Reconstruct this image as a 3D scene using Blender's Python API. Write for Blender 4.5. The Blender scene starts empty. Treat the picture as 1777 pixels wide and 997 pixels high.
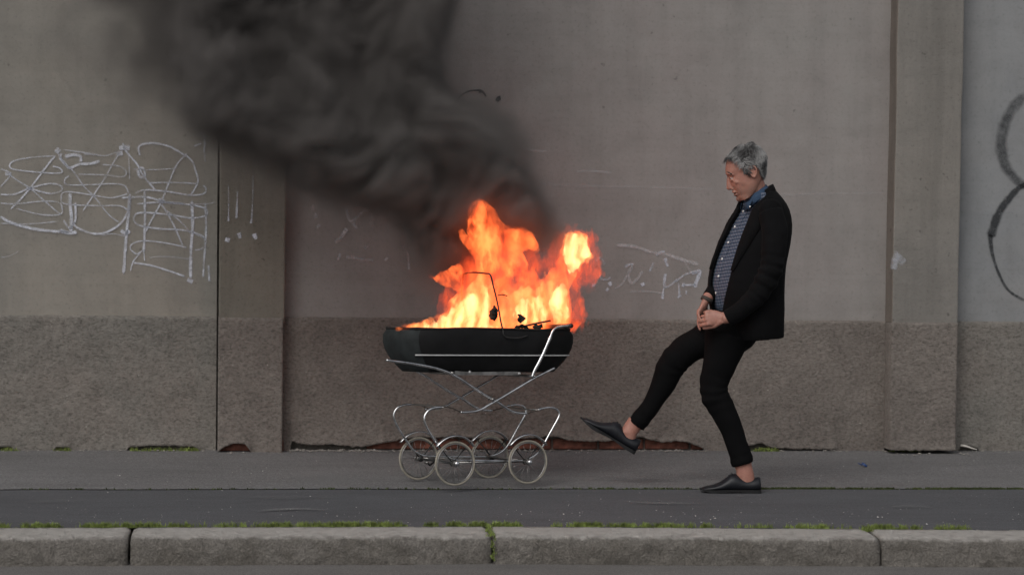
import bpy, bmesh, math, random
import numpy as np
from mathutils import Vector, Matrix, noise
random.seed(7)
R_ = math.radians
S = bpy.context.scene
COL = S.collection

# ------------------------------------------------------------------ camera
YAW, PITCH, ROLL, CAMH, CAMD = 5.9877, 2.5546, 0.7217, 1.4889, 12.8
FPX, PW, PH = 4000.0, 1777.0, 997.0        # focal length and frame in photo pixels
def _basis():
    t, p, r = R_(YAW), R_(PITCH), R_(ROLL)
    fw = Vector((math.sin(t)*math.cos(p), math.cos(t)*math.cos(p), -math.sin(p)))
    rt = Vector((math.cos(t), -math.sin(t), 0)); up = rt.cross(fw)
    return rt*math.cos(r)+up*math.sin(r), up*math.cos(r)-rt*math.sin(r), fw
CR, CU, CF = _basis()
CPOS = Vector((0, -CAMD, CAMH))
cd = bpy.data.cameras.new("camera"); cam = bpy.data.objects.new("camera", cd); COL.objects.link(cam)
cd.sensor_width = 36; cd.lens = 36*FPX/PW; cd.clip_end = 2000; cd.clip_start = .1
mw = Matrix((( CR.x, CU.x, -CF.x, CPOS.x), (CR.y, CU.y, -CF.y, CPOS.y), (CR.z, CU.z, -CF.z, CPOS.z), (0,0,0,1)))
cam.matrix_world = mw
cd.dof.use_dof = True; cd.dof.focus_distance = 11.2; cd.dof.aperture_fstop = 2.8
S.camera = cam
# ------------------------------------------------------------------ world, sun, exposure
SUN_EL, SUN_AZ = 44, 212      # compass style azimuth of the sun, behind the camera
w = bpy.data.worlds.new("World"); S.world = w; w.use_nodes = True
nt = w.node_tree; bg = nt.nodes["Background"]
sky = nt.nodes.new("ShaderNodeTexSky"); sky.sky_type = 'NISHITA'; sky.sun_disc = False
sky.sun_elevation = R_(SUN_EL); sky.sun_rotation = R_(SUN_AZ); sky.dust_density = 3.0; sky.ozone_density = 1.0
hs = nt.nodes.new("ShaderNodeHueSaturation"); hs.inputs['Saturation'].default_value = 0.22
nt.links.new(sky.outputs[0], hs.inputs['Color']); nt.links.new(hs.outputs[0], bg.inputs[0])
bg.inputs[1].default_value = 0.1
sl = bpy.data.lights.new("sun", 'SUN'); sl.energy = 0.78; sl.angle = R_(35); sl.color = (1, .95, .89)
so = bpy.data.objects.new("sun", sl); COL.objects.link(so)
az = R_(SUN_AZ); el = R_(SUN_EL)
sd = Vector((math.sin(az)*math.cos(el), math.cos(az)*math.cos(el), math.sin(el)))
so.rotation_euler = sd.to_track_quat('Z', 'Y').to_euler()
S.view_settings.view_transform = 'Standard'; S.view_settings.look = 'None'
S.view_settings.gamma = 1; S.view_settings.use_curve_mapping = False
S.view_settings.exposure = 0.05
S.render.engine = 'CYCLES'
S.cycles.use_denoising = True; S.cycles.denoising_input_passes = 'RGB_ALBEDO_NORMAL'
S.cycles.max_bounces = 6; S.cycles.diffuse_bounces = 3; S.cycles.volume_bounces = 1
S.cycles.transparent_max_bounces = 24; S.cycles.volume_max_steps = 256

# ------------------------------------------------------------------ measuring: a line of sight meets a real plane
def sight(px, py):
    return CPOS, CF + CR*((px-PW/2)/FPX) - CU*((py-PH/2)/FPX)
def on_plane(px, py, axis, val, M=None):
    c, d = sight(px, py)
    if M is not None:
        Mi = M.inverted(); c = Mi @ c; d = Mi.to_3x3() @ d
    t = (val-c[axis])/d[axis]
    return c + d*t
def on_ground(px, py, z=0.0): return on_plane(px, py, 2, z)
def on_wall(px, py, y=0.0): return on_plane(px, py, 1, y)

# ------------------------------------------------------------------ object helpers
def link(name, me, mat=None, parent=None, loc=None):
    o = bpy.data.objects.new(name, me); COL.objects.link(o)
    if mat is not None and me is not None: me.materials.append(mat)
    if parent is not None: o.parent = parent
    if loc is not None: o.location = loc
    return o
def tag(o, label=None, cat=None, group=None, kind=None):
    for k, v in (('label', label), ('category', cat), ('group', group), ('kind', kind)):
        if v: o[k] = v
    return o
def mesh(name, vs, fs, smooth=True):
    me = bpy.data.meshes.new(name); me.from_pydata([tuple(v) for v in vs], [], fs); me.update()
    if smooth: me.polygons.foreach_set('use_smooth', [True]*len(me.polygons))
    return me
class G:
    """collects geometry"""
    def __init__(s): s.v = []; s.f = []
    def rings(s, rings, closed=True, cap=True, capa=None, capb=None):
        b = len(s.v); n = len(rings[0])
        for r in rings: s.v += [Vector(p) for p in r]
        for i in range(len(rings)-1):
            for j in range(n if closed else n-1):
                k = (j+1) % n
                s.f.append((b+i*n+j, b+i*n+k, b+(i+1)*n+k, b+(i+1)*n+j))
        if closed:
            if capa if capa is not None else cap: s.f.append(tuple(b+j for j in range(n))[::-1])
            if capb if capb is not None else cap: s.f.append(tuple(b+(len(rings)-1)*n+j for j in range(n)))
        return s
    def tube(s, path, rad, n=10, up=None, flat=1.0, cap=True, closed=False):
        """round tube along path; rad a number or list; flat squashes along the second axis"""
        P = [Vector(p) for p in path]; m = len(P)
        rr = rad if hasattr(rad, '__len__') else [rad]*m
        if closed: T = [(P[(i+1) % m]-P[i-1]).normalized() for i in range(m)]
        else: T = [(P[min(i+1, m-1)]-P[max(i-1, 0)]).normalized() for i in range(m)]
        a = Vector(up) if up is not None else (Vector((0,1,0)) if abs(T[0].y) < .8 else Vector((1,0,0)))
        rings = []
        for i in range(m):
            a = (a - T[i]*a.dot(T[i])).normalized(); b = T[i].cross(a)
            rings.append([P[i] + a*(rr[i]*flat*math.cos(2*math.pi*k/n)) + b*(rr[i]*math.sin(2*math.pi*k/n)) for k in range(n)])
        if closed: rings.append(rings[0]); cap = False
        return s.rings(rings, cap=cap)
    def box(s, a, b):
        x0,y0,z0 = a; x1,y1,z1 = b; k = len(s.v)
        s.v += [Vector(p) for p in ((x0,y0,z0),(x1,y0,z0),(x1,y1,z0),(x0,y1,z0),(x0,y0,z1),(x1,y0,z1),(x1,y1,z1),(x0,y1,z1))]
        s.f += [tuple(k+i for i in f) for f in ((0,3,2,1),(4,5,6,7),(0,1,5,4),(1,2,6,5),(2,3,7,6),(3,0,4,7))]
        return s
    def ell(s, c, r, rot=None, nu=14, nv=10):
        c = Vector(c); rings = []
        for i in range(nv+1):
            t = math.pi*(.002+.996*i/nv)
            ring = []
            for j in range(nu):
                p = 2*math.pi*j/nu
                q = Vector((r[0]*math.sin(t)*math.cos(p), r[1]*math.sin(t)*math.sin(p), r[2]*math.cos(t)))
                if rot is not None: q = rot @ q
                ring.append(c+q)
            rings.append(ring)
        return s.rings(rings)
    def build(s, name, mat, parent=None, smooth=True, loc=None, fix=False):
        me = mesh(name, s.v, s.f, smooth)
        if fix:
            bm = bmesh.new(); bm.from_mesh(me); bmesh.ops.recalc_face_normals(bm, faces=bm.faces); bm.to_mesh(me); bm.free()
            if smooth: me.polygons.foreach_set('use_smooth', [True]*len(me.polygons))
        return link(name, me, mat, parent, loc)
def catmull(P, n=6, closed=False):
    P = [np.array(p, float) for p in P]; out = []
    m = len(P)
    for i in range(m if closed else m-1):
        if closed: p0,p1,p2,p3 = P[i-1],P[i],P[(i+1)%m],P[(i+2)%m]
        else: p0,p1,p2,p3 = P[max(i-1,0)],P[i],P[i+1],P[min(i+2,m-1)]
        for k in range(n):
            t = k/n
            out.append(.5*((2*p1)+(-p0+p2)*t+(2*p0-5*p1+4*p2-p3)*t*t+(-p0+3*p1-3*p2+p3)*t**3))
    if not closed: out.append(P[-1])
    return [Vector(p) if len(p) == 3 else tuple(p) for p in out]
def apply_mods(o):
    dg = bpy.context.evaluated_depsgraph_get(); dg.update()
    me = bpy.data.meshes.new_from_object(o.evaluated_get(dg))
    o.modifiers.clear(); o.data = me
    me.polygons.foreach_set('use_smooth', [True]*len(me.polygons))
    return o
def fuse(o, voxel, smooth=4, fac=.5):
    m = o.modifiers.new('r', 'REMESH'); m.mode = 'VOXEL'; m.voxel_size = voxel; m.use_smooth_shade = True
    if smooth:
        k = o.modifiers.new('s', 'SMOOTH'); k.iterations = smooth; k.factor = fac
    return apply_mods(o)

# ------------------------------------------------------------------ materials
def N(t, kind, **kw):
    n = t.nodes.new(kind)
    for k, v in kw.items():
        if k.startswith('i_'):
            n.inputs[k[2:].replace('_', ' ')].default_value = v
        else: setattr(n, k, v)
    return n
def newmat(name):
    m = bpy.data.materials.new(name); m.use_nodes = True
    return m, m.node_tree, m.node_tree.nodes['Principled BSDF']
def ramp(t, src, stops, interp='LINEAR'):
    r = t.nodes.new('ShaderNodeValToRGB'); r.color_ramp.interpolation = interp
    e = r.color_ramp.elements
    while len(e) < len(stops): e.new(.5)
    for i, (p, c) in enumerate(stops):
        e[i].position = p; e[i].color = (c, c, c, 1) if not hasattr(c, '__len__') else (*c, 1)
    t.links.new(src, r.inputs[0]); return r.outputs[0]
def nz(t, scale, detail=4, rough=.55, dist=0, vec=None, stretch=None):
    n = N(t, 'ShaderNodeTexNoise'); n.inputs['Scale'].default_value = scale; n.inputs['Detail'].default_value = detail
    n.inputs['Roughness'].default_value = rough; n.inputs['Distortion'].default_value = dist
    if vec is None:
        tc = N(t, 'ShaderNodeTexCoord'); vec = tc.outputs['Object']
    if stretch:
        mp = N(t, 'ShaderNodeMapping'); mp.inputs['Scale'].default_value = stretch; t.links.new(vec, mp.inputs[0]); vec = mp.outputs[0]
    t.links.new(vec, n.inputs['Vector']); return n.outputs[0]
def mix(t, fac, a, b, mode='MIX'):
    m = N(t, 'ShaderNodeMix', data_type='RGBA', blend_type=mode)
    for i, x in ((0, fac), (6, a), (7, b)):
        if hasattr(x, 'links'): t.links.new(x, m.inputs[i])
        elif hasattr(x, '__len__'): m.inputs[i].default_value = (*x, 1)
        else: m.inputs[i].default_value = x if i == 0 else (x, x, x, 1)
    return m.outputs[2]
def mth(t, op, a, b=None, clamp=False):
    m = N(t, 'ShaderNodeMath', operation=op, use_clamp=clamp)
    for i, x in ((0, a), (1, b)):
        if x is None: continue
        if hasattr(x, 'links'): t.links.new(x, m.inputs[i])
        else: m.inputs[i].default_value = x
    return m.outputs[0]
def bump(t, b, src, strength, dist):
    n = N(t, 'ShaderNodeBump'); n.inputs['Strength'].default_value = strength; n.inputs['Distance'].default_value = dist
    t.links.new(src, n.inputs['Height']); t.links.new(n.outputs[0], b.inputs['Normal'])
    return n
def simple(name, col, rough=.6, metal=0, var=.12, vscale=40, bumps=0, spec=None):
    m, t, b = newmat(name)
    lo = tuple(c*(1-var) for c in col); hi = tuple(min(1, c*(1+var)) for c in col)
    n = nz(t, vscale)
    t.links.new(ramp(t, n, [(.3, lo), (.7, hi)]), b.inputs['Base Color'])
    b.inputs['Roughness'].default_value = rough; b.inputs['Metallic'].default_value = metal
    if spec is not None: b.inputs['Specular IOR Level'].default_value = spec
    if bumps: bump(t, b, n, .5, bumps)
    return m
# plaster of the upper wall
def plaster(name, base, warm, seed=0, rough_bump=.002, grain=1.0, streak=.2):
    m, t, b = newmat(name)
    tc = N(t, 'ShaderNodeTexCoord'); mp = N(t, 'ShaderNodeMapping'); mp.inputs['Location'].default_value = (seed*3.1, 0, seed*1.7)
    t.links.new(tc.outputs['Object'], mp.inputs[0]); v = mp.outputs[0]
    big = nz(t, 1.1, 5, .6, .4, v)
    c = mix(t, ramp(t, big, [(.34, 0.), (.66, 1.)]), base, warm)
    cloud = nz(t, 4.5, 6, .65, .3, v)
    c = mix(t, 1.0, c, ramp(t, cloud, [(.25, .86), (.55, 1.0), (.8, 1.08)]), 'MULTIPLY')
    drip = nz(t, 3.0, 5, .6, .1, v, (3.2, 1, .22))
    c = mix(t, streak, c, ramp(t, drip, [(.35, .72), (.52, 1.0), (.75, 1.1)]), 'MULTIPLY')
    scr = nz(t, 2.2, 6, .7, .2, v, (.25, 1, 7))
    c = mix(t, .5, c, ramp(t, scr, [(.33, .92), (.5, 1.0), (.72, 1.07)]), 'MULTIPLY')
    speck = nz(t, 55, 3, .6, 0, v)
    c = mix(t, .6*grain, c, ramp(t, speck, [(.28, .72), (.42, 1.), (.7, 1.06)]), 'MULTIPLY')
    pit = nz(t, 17, 2, .5, 0, v)
    c = mix(t, .8*grain, c, ramp(t, pit, [(.24, .6), (.29, 1.)]), 'MULTIPLY')
    t.links.new(c, b.inputs['Base Color']); b.inputs['Roughness'].default_value = .92
    b.inputs['Specular IOR Level'].default_value = .2
    h = mth(t, 'ADD', nz(t, 160, 3, .6, 0, v), mth(t, 'MULTIPLY', cloud, 3.0))
    bump(t, b, h, .5, rough_bump)
    return m
def roughcast(name, base, alt, seed=0):
    m, t, b = newmat(name)
    tc = N(t, 'ShaderNodeTexCoord'); mp = N(t, 'ShaderNodeMapping'); mp.inputs['Location'].default_value = (seed*2.3, 0, seed)
    t.links.new(tc.outputs['Object'], mp.inputs[0]); v = mp.outputs[0]
    c = mix(t, ramp(t, nz(t, 1.6, 5, .6, .3, v), [(.35, 0.), (.65, 1.)]), base, alt)
    c = mix(t, .8, c, ramp(t, nz(t, 7, 6, .7, .2, v), [(.3, .8), (.5, 1.), (.75, 1.15)]), 'MULTIPLY')
    gr = nz(t, 70, 4, .7, .3, v, (.75, 1, 1.2))
    c = mix(t, .9, c, ramp(t, gr, [(.3, .48), (.48, .97), (.7, 1.3)]), 'MULTIPLY')
    vo = N(t, 'ShaderNodeTexVoronoi'); vo.inputs['Scale'].default_value = 38; t.links.new(v, vo.inputs['Vector'])
    sp = mth(t, 'MULTIPLY', ramp(t, vo.outputs['Distance'], [(.05, 1.), (.14, 0.)]), ramp(t, nz(t, 23, 2, .5, 0, v), [(.63, 0.), (.69, 1.)]))
    c = mix(t, sp, c, (.5, .48, .44))
    t.links.new(c, b.inputs['Base Color']); b.inputs['Roughness'].default_value = .95; b.inputs['Specular IOR Level'].default_value = .15
    h = mth(t, 'ADD', mth(t, 'MULTIPLY', gr, 1.4), nz(t, 130, 3, .6, 0, v))
    bump(t, b, h, .8, .005)
    return m
def ground_mat(name, base, grain, stain, big=.12):
    m, t, b = newmat(name)
    tc = N(t, 'ShaderNodeTexCoord'); v = tc.outputs['Object']
    c = mix(t, 1.0, base, ramp(t, nz(t, 1.3, 6, .65, .5, v, (.7, 1.6, 1)), [(.3, 1-big), (.5, 1.), (.72, 1+big)]), 'MULTIPLY')
    c = mix(t, .8, c, ramp(t, nz(t, 6, 6, .7, .6, v, (.5, 2.2, 1)), [(.3, .86), (.5, 1.), (.75, 1.1)]), 'MULTIPLY')
    g = nz(t, 210, 2, .6, 0, v)
    c = mix(t, grain, c, ramp(t, g, [(.3, .45), (.5, 1.), (.68, 1.7)]), 'MULTIPLY')
    g2 = nz(t, 75, 3, .6, 0, v)
    c = mix(t, grain, c, ramp(t, g2, [(.3, .72), (.5, 1.), (.7, 1.3)]), 'MULTIPLY')
    st = ramp(t, nz(t, 2.6, 6, .7, .8, v, (.6, 2.4, 1)), [(.63, 0.), (.78, .4)])
    c = mix(t, st, c, stain)
    t.links.new(c, b.inputs['Base Color']); b.inputs['Roughness'].default_value = .85; b.inputs['Specular IOR Level'].default_value = .25
    bump(t, b, g, .6, .004)
    return m
M_pl_left  = plaster("plaster_left", (.235,.225,.205), (.275,.255,.225), 1)
M_pl_mid   = plaster("plaster_middle", (.275,.262,.25), (.285,.26,.25), 2)
M_pl_right = plaster("plaster_right", (.235,.245,.255), (.265,.265,.265), 3)
M_pil      = plaster("pilaster_plaster", (.175,.163,.14), (.21,.19,.16), 4, .006, 1.3, .5)
M_pil2     = plaster("pilaster_plaster_right", (.205,.195,.18), (.23,.215,.195), 6, .006, 1.3, .5)
M_rust     = plaster("rusty_pilaster_flank", (.215,.188,.165), (.165,.142,.124), 5, .004, 1.2, .8)
M_rc       = roughcast("roughcast", (.215,.192,.172), (.175,.155,.14), 1)
M_rc2      = roughcast("roughcast_right", (.185,.176,.16), (.205,.185,.166), 2)
M_brick    = simple("old_brick", (.15,.058,.04), .95, 0, .6, 22, .004)
M_mortar   = simple("mortar", (.13,.115,.1), .95, 0, .4, 30, .004)
M_asph     = ground_mat("dark_asphalt", (.092,.093,.1), .6, (.2,.195,.19), .12)
M_pave     = ground_mat("worn_pavement", (.158,.155,.156), .85, (.22,.21,.2), .14)
M_road     = ground_mat("road_asphalt", (.15,.142,.136), .7, (.2,.19,.18), .12)
def kerb_mat():
    m, t, b = newmat("granite_kerb")
    tc = N(t, 'ShaderNodeTexCoord'); v = tc.outputs['Object']
    geo = N(t, 'ShaderNodeNewGeometry')
    g = nz(t, 130, 3, .7, 0, v)
    c = mix(t, ramp(t, nz(t, 5, 6, .65, .5, v), [(.35, 0.), (.65, 1.)]), (.195,.18,.162), (.14,.127,.11))
    c = mix(t, .8, c, ramp(t, g, [(.3, .55), (.5, 1.), (.7, 1.45)]), 'MULTIPLY')
    c = mix(t, .7, c, ramp(t, nz(t, 24, 5, .7, .3, v), [(.3, .7), (.5, 1.), (.72, 1.2)]), 'MULTIPLY')
    # foot-worn top, painted paler still: light from above put into its colour
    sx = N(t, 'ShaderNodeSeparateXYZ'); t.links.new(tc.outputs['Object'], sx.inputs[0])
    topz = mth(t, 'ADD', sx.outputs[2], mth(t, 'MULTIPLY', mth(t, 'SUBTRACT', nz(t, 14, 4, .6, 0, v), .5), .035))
    lit_worn_top = ramp(t, topz, [(0.0, 0.), (.0001, 1.)])
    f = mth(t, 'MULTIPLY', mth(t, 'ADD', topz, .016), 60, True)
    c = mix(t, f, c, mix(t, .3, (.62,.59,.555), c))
    t.links.new(c, b.inputs['Base Color']); b.inputs['Roughness'].default_value = .85
    hh = mth(t, 'ADD', mth(t, 'MULTIPLY', g, .5), mth(t, 'MULTIPLY', nz(t, 28, 5, .75, .8, v), 2.2))
    bump(t, b, hh, 1.0, .012)
    return m
M_kerb  = kerb_mat()
M_grass = simple("kerb_grass", (.18,.23,.055), .8, 0, .6, 30)
M_moss  = simple("dark_moss", (.05,.065,.02), .95, 0, .5, 30)
M_chrome = simple("worn_chrome", (.66,.66,.67), .26, 1, .35, 25)
M_steel = simple("dull_steel", (.32,.31,.3), .42, 1, .4, 25)
M_tyre  = simple("grey_rubber_tyre", (.29,.265,.22), .8, 0, .2, 30)
M_black = simple("black_iron", (.018,.018,.018), .6, 0, .4, 40)
M_tub   = simple("charred_black_vinyl", (.0062,.0062,.0068), .7, 0, .5, 9, .006, .25)
M_tubend= simple("lit_green_grey_vinyl", (.022,.026,.027), .75, 0, .4, 12, .006, .25)  # end face made paler: light falling on it put into the colour
M_trim  = simple("silver_piping", (.5,.5,.5), .4, .3, .15, 25)
M_leather = simple("old_strap_leather", (.05,.04,.034), .8, 0, .3, 60)
M_ash   = simple("charred_cloth", (.012,.01,.009), .95, 0, .5, 50, .004)
# ------------------------------------------------------------------ ground
road = mesh("road", [(-400,-400,-.12),(400,-400,-.12),(400,300,-.12),(-400,300,-.12)], [(0,1,2,3)], False)
tag(link("road", road, M_road), "grey road in front of the stone kerb", kind='structure')
XA, XB = -14.0, 18.0
def seamY(x): return -1.635-.025*max(0, x-1.2)/2.5 + .012*noise.noise(Vector((x*1.3, 0, 0))) + .006*noise.noise(Vector((x*9, 3, 0)))
def kerbY(x):
    return -2.845 if x < .96 else -2.845-.066*(x-.96)
def strip(name, f0, f1, z, mat, lab, nx=900, ny=8, amp=.004):
    vs, fs = [], []
    for i in range(nx+1):
        x = XA+(XB-XA)*i/nx; a, b = f0(x), f1(x)
        for j in range(ny+1):
            y = a+(b-a)*j/ny
            vs.append((x, y, z+amp*noise.noise(Vector((x*1.7, y*1.7, 2)))))
    for i in range(nx):
        for j in range(ny):
            k = i*(ny+1)+j; fs.append((k, k+ny+1, k+ny+2, k+1))
    tag(link(name, mesh(name, vs, fs), mat), lab, kind='structure')
strip("asphalt_path", lambda x: kerbY(x)-.02, seamY, 0.0, M_asph, "smooth dark asphalt strip of the pavement beside the kerb")
strip("pavement", lambda x: seamY(x)+.006, lambda x: .25, 0.003, M_pave, "worn grey pavement strip at the foot of the wall")
# soil visible in the seam between the two strips
strip("ground", lambda x: seamY(x)-.08, lambda x: seamY(x)+.08, -.012, M_moss, "dark soil showing in the pavement seam", 300, 2, .002)

# ------------------------------------------------------------------ kerb
kerb = link("kerb", None); tag(kerb, "row of long granite kerb stones beside the road", kind='structure')
def jx(px): return on_plane(px, 930, 2, 0).x
joints = [-5.6, -3.9, -2.25, on_ground(226, 925).x, on_ground(853, 925).x, on_ground(1525, 930).x, 4.35, 6.0, 7.7]
def kerb_stone(x0, x1, seed):
    g = G(); L = x1-x0-.012; D = .285; Hh = .30
    nx = max(8, int(L/.02))
    # cross-section from the back top over the arris and down the face
    prof = [(0, -.25), (0, -.03), (0, 0), (-.05, .002), (-.11,.002), (-.17, .001), (-.215, 0), (-.243, -.004), (-.259, -.012), (-.268, -.024)]
    prof += [(-.271-.012*k/11, -.024-.016*k) for k in range(1, 9)] + [(-.282, -.25)]
    rings = []
    for i in range(nx+1):
        x = x0+.006+L*i/nx; ring = []
        e = min(i, nx-i)*L/nx
        cr = .5+.5*noise.noise(Vector((x*2.3, seed*3, 0)))
        for (dy, z) in prof:
            p = Vector((x*1., dy, z)) + Vector((seed*5, 0, 0))
            k = 1 if z < -.001 or dy < -.2 else .25
            n1 = noise.fractal(p*9, .8, 2, 4); n2 = noise.noise(p*45)
            yy = dy; zz = z
            if -.24 < z and dy < -.2: yy += -k*(.012*n1+.005*n2+.006*noise.noise(p*22))
            if z > -.03: zz += .003*n1*.6 + .0016*n2 - (.012*cr*max(0, n1+.15) if dy < -.2 else 0) - (.008*math.exp(-e/.006))
            if dy < -.2: yy += .008*math.exp(-e/.008)
            ring.append((x, kerbY(x)+yy, zz))
        rings.append(ring)
    g.rings(rings, closed=True, cap=True)
    return g.build("kerb_stone", M_kerb, kerb, fix=True)
for i in range(len(joints)-1): kerb_stone(joints[i], joints[i+1], i)

# ------------------------------------------------------------------ the wall
WALL_H = 4.6; PL_H = .7428
wall = link("wall", None); tag(wall, "long plastered wall with two pilasters and a rough plinth behind the pram", "wall")
xA0, xA1 = on_wall(379, 600, -.10).x, on_wall(491, 600, -.10).x
xB0, xB1 = on_wall(1547, 600, -.15).x, on_wall(1662, 600, -.15).x
XL, XR = -9.0, 13.0
def panel(name, x0, x1, z0, z1, y, mat, lab=None):
    g = G(); nx = max(2, int((x1-x0)/.12)); nz_ = max(2, int((z1-z0)/.12))
    for i in range(nx+1):
        for j in range(nz_+1):
            x = x0+(x1-x0)*i/nx; z = z0+(z1-z0)*j/nz_
            g.v.append(Vector((x, y+.004*noise.noise(Vector((x*1.5, z*1.5, 7))), z)))
    for i in range(nx):
        for j in range(nz_):
            k = i*(nz_+1)+j; g.f.append((k, k+nz_+1, k+nz_+2, k+1))
    o = g.build(name, mat, wall)
    if lab: o['label'] = lab
    return o
panel("plaster_panel", XL, xA0-.013, PL_H-.02, WALL_H, 0.0, M_pl_left, "yellowish grey plaster left of the narrow pilaster")
panel("plaster_panel", xA1+.001, xB0+.01, PL_H-.02, WALL_H, 0.0, M_pl_mid, "grey plaster between the two pilasters")
panel("plaster_panel", xB1-.01, XR, PL_H-.02, WALL_H, 0.0, M_pl_right, "bluish grey plaster at the right end")
# dark backing brickwork mass behind the plinth
G().box((XL, .02, -.3), (XR, .22, WALL_H)).build("wall_core", M_mortar, wall, False)
# pilasters: upper shafts
def shaft(x0, x1, y, mat, lab, side=None):
    g = G(); prof = [(x0, .0), (x0, -y+.008), (x0+.003, -y+.002), (x0+.009, -y), (x1-.009, -y), (x1-.003, -y+.002), (x1, -y+.008), (x1, .0)]
    rings = []
    n = 60
    for k in range(n+1):
        z = PL_H-.03+(WALL_H-PL_H+.03)*k/n
        rings.append([(px+.003*noise.noise(Vector((px*3, z*5, 1))), py+.0025*noise.noise(Vector((px*4, z*4, 5))), z) for px, py in prof])
    g.rings(rings, closed=False)
    o = g.build("pilaster", mat, wall, fix=True); o['label'] = lab
    if side:
        o.data.materials.append(side)
        for p in o.data.polygons:
            if p.normal.x < -.5: p.material_index = 1
    for p in o.data.polygons: p.use_smooth = False
    return o
shaft(xA0, xA1+.009, .095, M_pil, "dark stained pilaster with white paint drips")
shaft(xB0, xB1, .145, M_pil2, "grey pilaster with a brown stained flank", M_rust)
# the plinth, with its broken lower edge
def zpl(pts, y0):
    """lower edge given as (photo px, photo py) seen on the plinth face"""
    P = [on_wall(a, b, y0) for a, b in pts]; return [(p.x, max(0.0, p.z)) for p in P]
base_mid = zpl([(495,779),(503,779),(507,764),(520,769),(545,772),(575,770),(592,772),(618,775),(640,773),(664,768),(690,763),(700,761),(730,757),(760,759),
  (800,758),(850,760),(880,761),(920,759),(948,757),(965,756),(985,763),(1010,765),(1050,765),(1090,760),(1112,757),(1130,763),(1150,767),(1170,764),
  (1190,766),(1208,772),(1222,779),(1250,780),(1290,781),(1300,772),(1320,768),(1338,776),(1380,778),(1450,779),(1536,781)], -.03)
base_left = zpl([(-900,782),(-300,783),(-20,783),(0,775),(18,774),(30,781),(50,783),(92,783),(98,774),(118,775),(128,782),(215,781),(225,775),(260,772),(300,773),(335,774),(348,780),(374,782)], -.02)
base_A = zpl([(380,781),(386,777),(396,771),(412,768),(426,770),(434,781),(440,783),(462,783),(478,783),(486,783),(491,783)], -.12)
base_R = zpl([(1662,781),(1668,772),(1680,773),(1700,779),(1740,779),(2400,783)], -.02)
base_B = zpl([(1536,780),(1600,781),(1662,781)], -.165)
def lerp(P, x):
    if x <= P[0][0]: return P[0][1]
    for (a, b), (c, d) in zip(P, P[1:]):
        if x <= c: return b+(d-b)*(x-a)/max(1e-6, c-a)
    return P[-1][1]
def plinth(x0, x1, y, low, mat, name="plinth", lab=None, step=.011, ends=(False, False), depth=.03, amp=.0032):
    """rough rendered face at Y = -y, returning to the core; lower edge follows 'low'"""
    g = G(); nx = int((x1-x0)/step); nz_ = int(PL_H/step)
    cols = []
    xs = [x0+(x1-x0)*i/nx for i in range(nx+1)]
    for i, x in enumerate(xs):
        zb = lerp(low, x)
        if zb > .012: zb = max(.004, zb+.007*noise.noise(Vector((x*38, 5, 0)))+.004*noise.noise(Vector((x*110, 5, 0))))
        else: zb = -.01
        col = [(x, -y+depth, zb+.002)]
        zt = PL_H+.004*noise.noise(Vector((x*12, 9, 0)))
        for j in range(nz_+1):
            z = zb+(zt-zb)*j/nz_
            p = Vector((x, 0, z))
            d = amp*noise.fractal(p*55, .9, 2, 3)*1.3 + .004*noise.noise(p*7)
            # the render bulges away where its lower edge is broken
            if zb > .01: d += .012*math.exp(-(z-zb)/.05)*(1+.8*noise.noise(Vector((x*14, 0, z*14))))
            e = min(abs(z-zt), 1)/.008
            if j == nz_: d -= .006
            col.append((x, -y-d, z))
        col.append((x, -y+depth, zt-.001))
        cols.append(col)
    if ends[0]: cols.insert(0, [(xs[0]+.001, -y+depth if False else 0.0, c[2]) for c in cols[0]])
    if ends[1]: cols.append([(xs[-1]-.001, 0.0, c[2]) for c in cols[-1]])
    g.rings(cols, closed=False)
    o = g.build(name, mat, wall, fix=False)
    if lab: o['label'] = lab
    return o
plinth(XL, xA0-.012, .022, base_left, M_rc2, step=.014, lab="rough plinth left of the narrow pilaster")
plinth(xA0-.001, xA1, .118, base_A, M_rc, "pilaster_plinth", ends=(True, True), lab="rough foot of the narrow pilaster")
plinth(xA1-.002, xB0+.004, .03, base_mid, M_rc, lab="rough plinth with broken lower edge showing bricks")
plinth(xB0-.004, xB1-.004, .162, base_B, M_rc, "pilaster_plinth", ends=(True, True), lab="rough foot of the wide pilaster")
plinth(xB1-.002, XR, .022, base_R, M_rc2, step=.014, lab="rough plinth at the right end")
# exposed bricks at the foot of the wall
bk = []
for s in range(4):
    g = G(); L, D, Hh = .25, .05, .062
    g.box((0, 0, 0), (L, D, Hh)); me = mesh("brick", g.v, g.f, False)
    bm = bmesh.new(); bm.from_mesh(me); bmesh.ops.bevel(bm, geom=bm.edges[:], offset=.006, segments=1, affect='EDGES')
    for v in bm.verts: v.co += Vector((noise.noise(v.co*30+Vector((s*9,0,0))), .8*noise.noise(v.co*31+Vector((s*7,3,0))), noise.noise(v.co*29)))*.004
    bm.to_mesh(me); bm.free(); me.materials.append(M_brick); bk.append(me)
def bricks(x0, x1, y, k0=0):
    x = x0; k = k0
    while x < x1:
        o = bpy.data.objects.new("brick", bk[k % 4]); COL.objects.link(o); o.parent = wall
        o.location = (x, y+random.uniform(-.003, .004), .006); o.rotation_euler = (0, 0, random.uniform(-.008, .008)); x += .262; k += 1
bricks(on_wall(636, 770).x, on_wall(1240, 770).x, .006)
for x in (xA0+.01,):
    o = bpy.data.objects.new("brick", bk[1]); COL.objects.link(o); o.parent = wall; o.location = (x, -.075, .004)
    o2 = bpy.data.objects.new("brick", bk[2]); COL.objects.link(o2); o2.parent = wall; o2.location = (x+.1, -.072, .003); 

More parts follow.
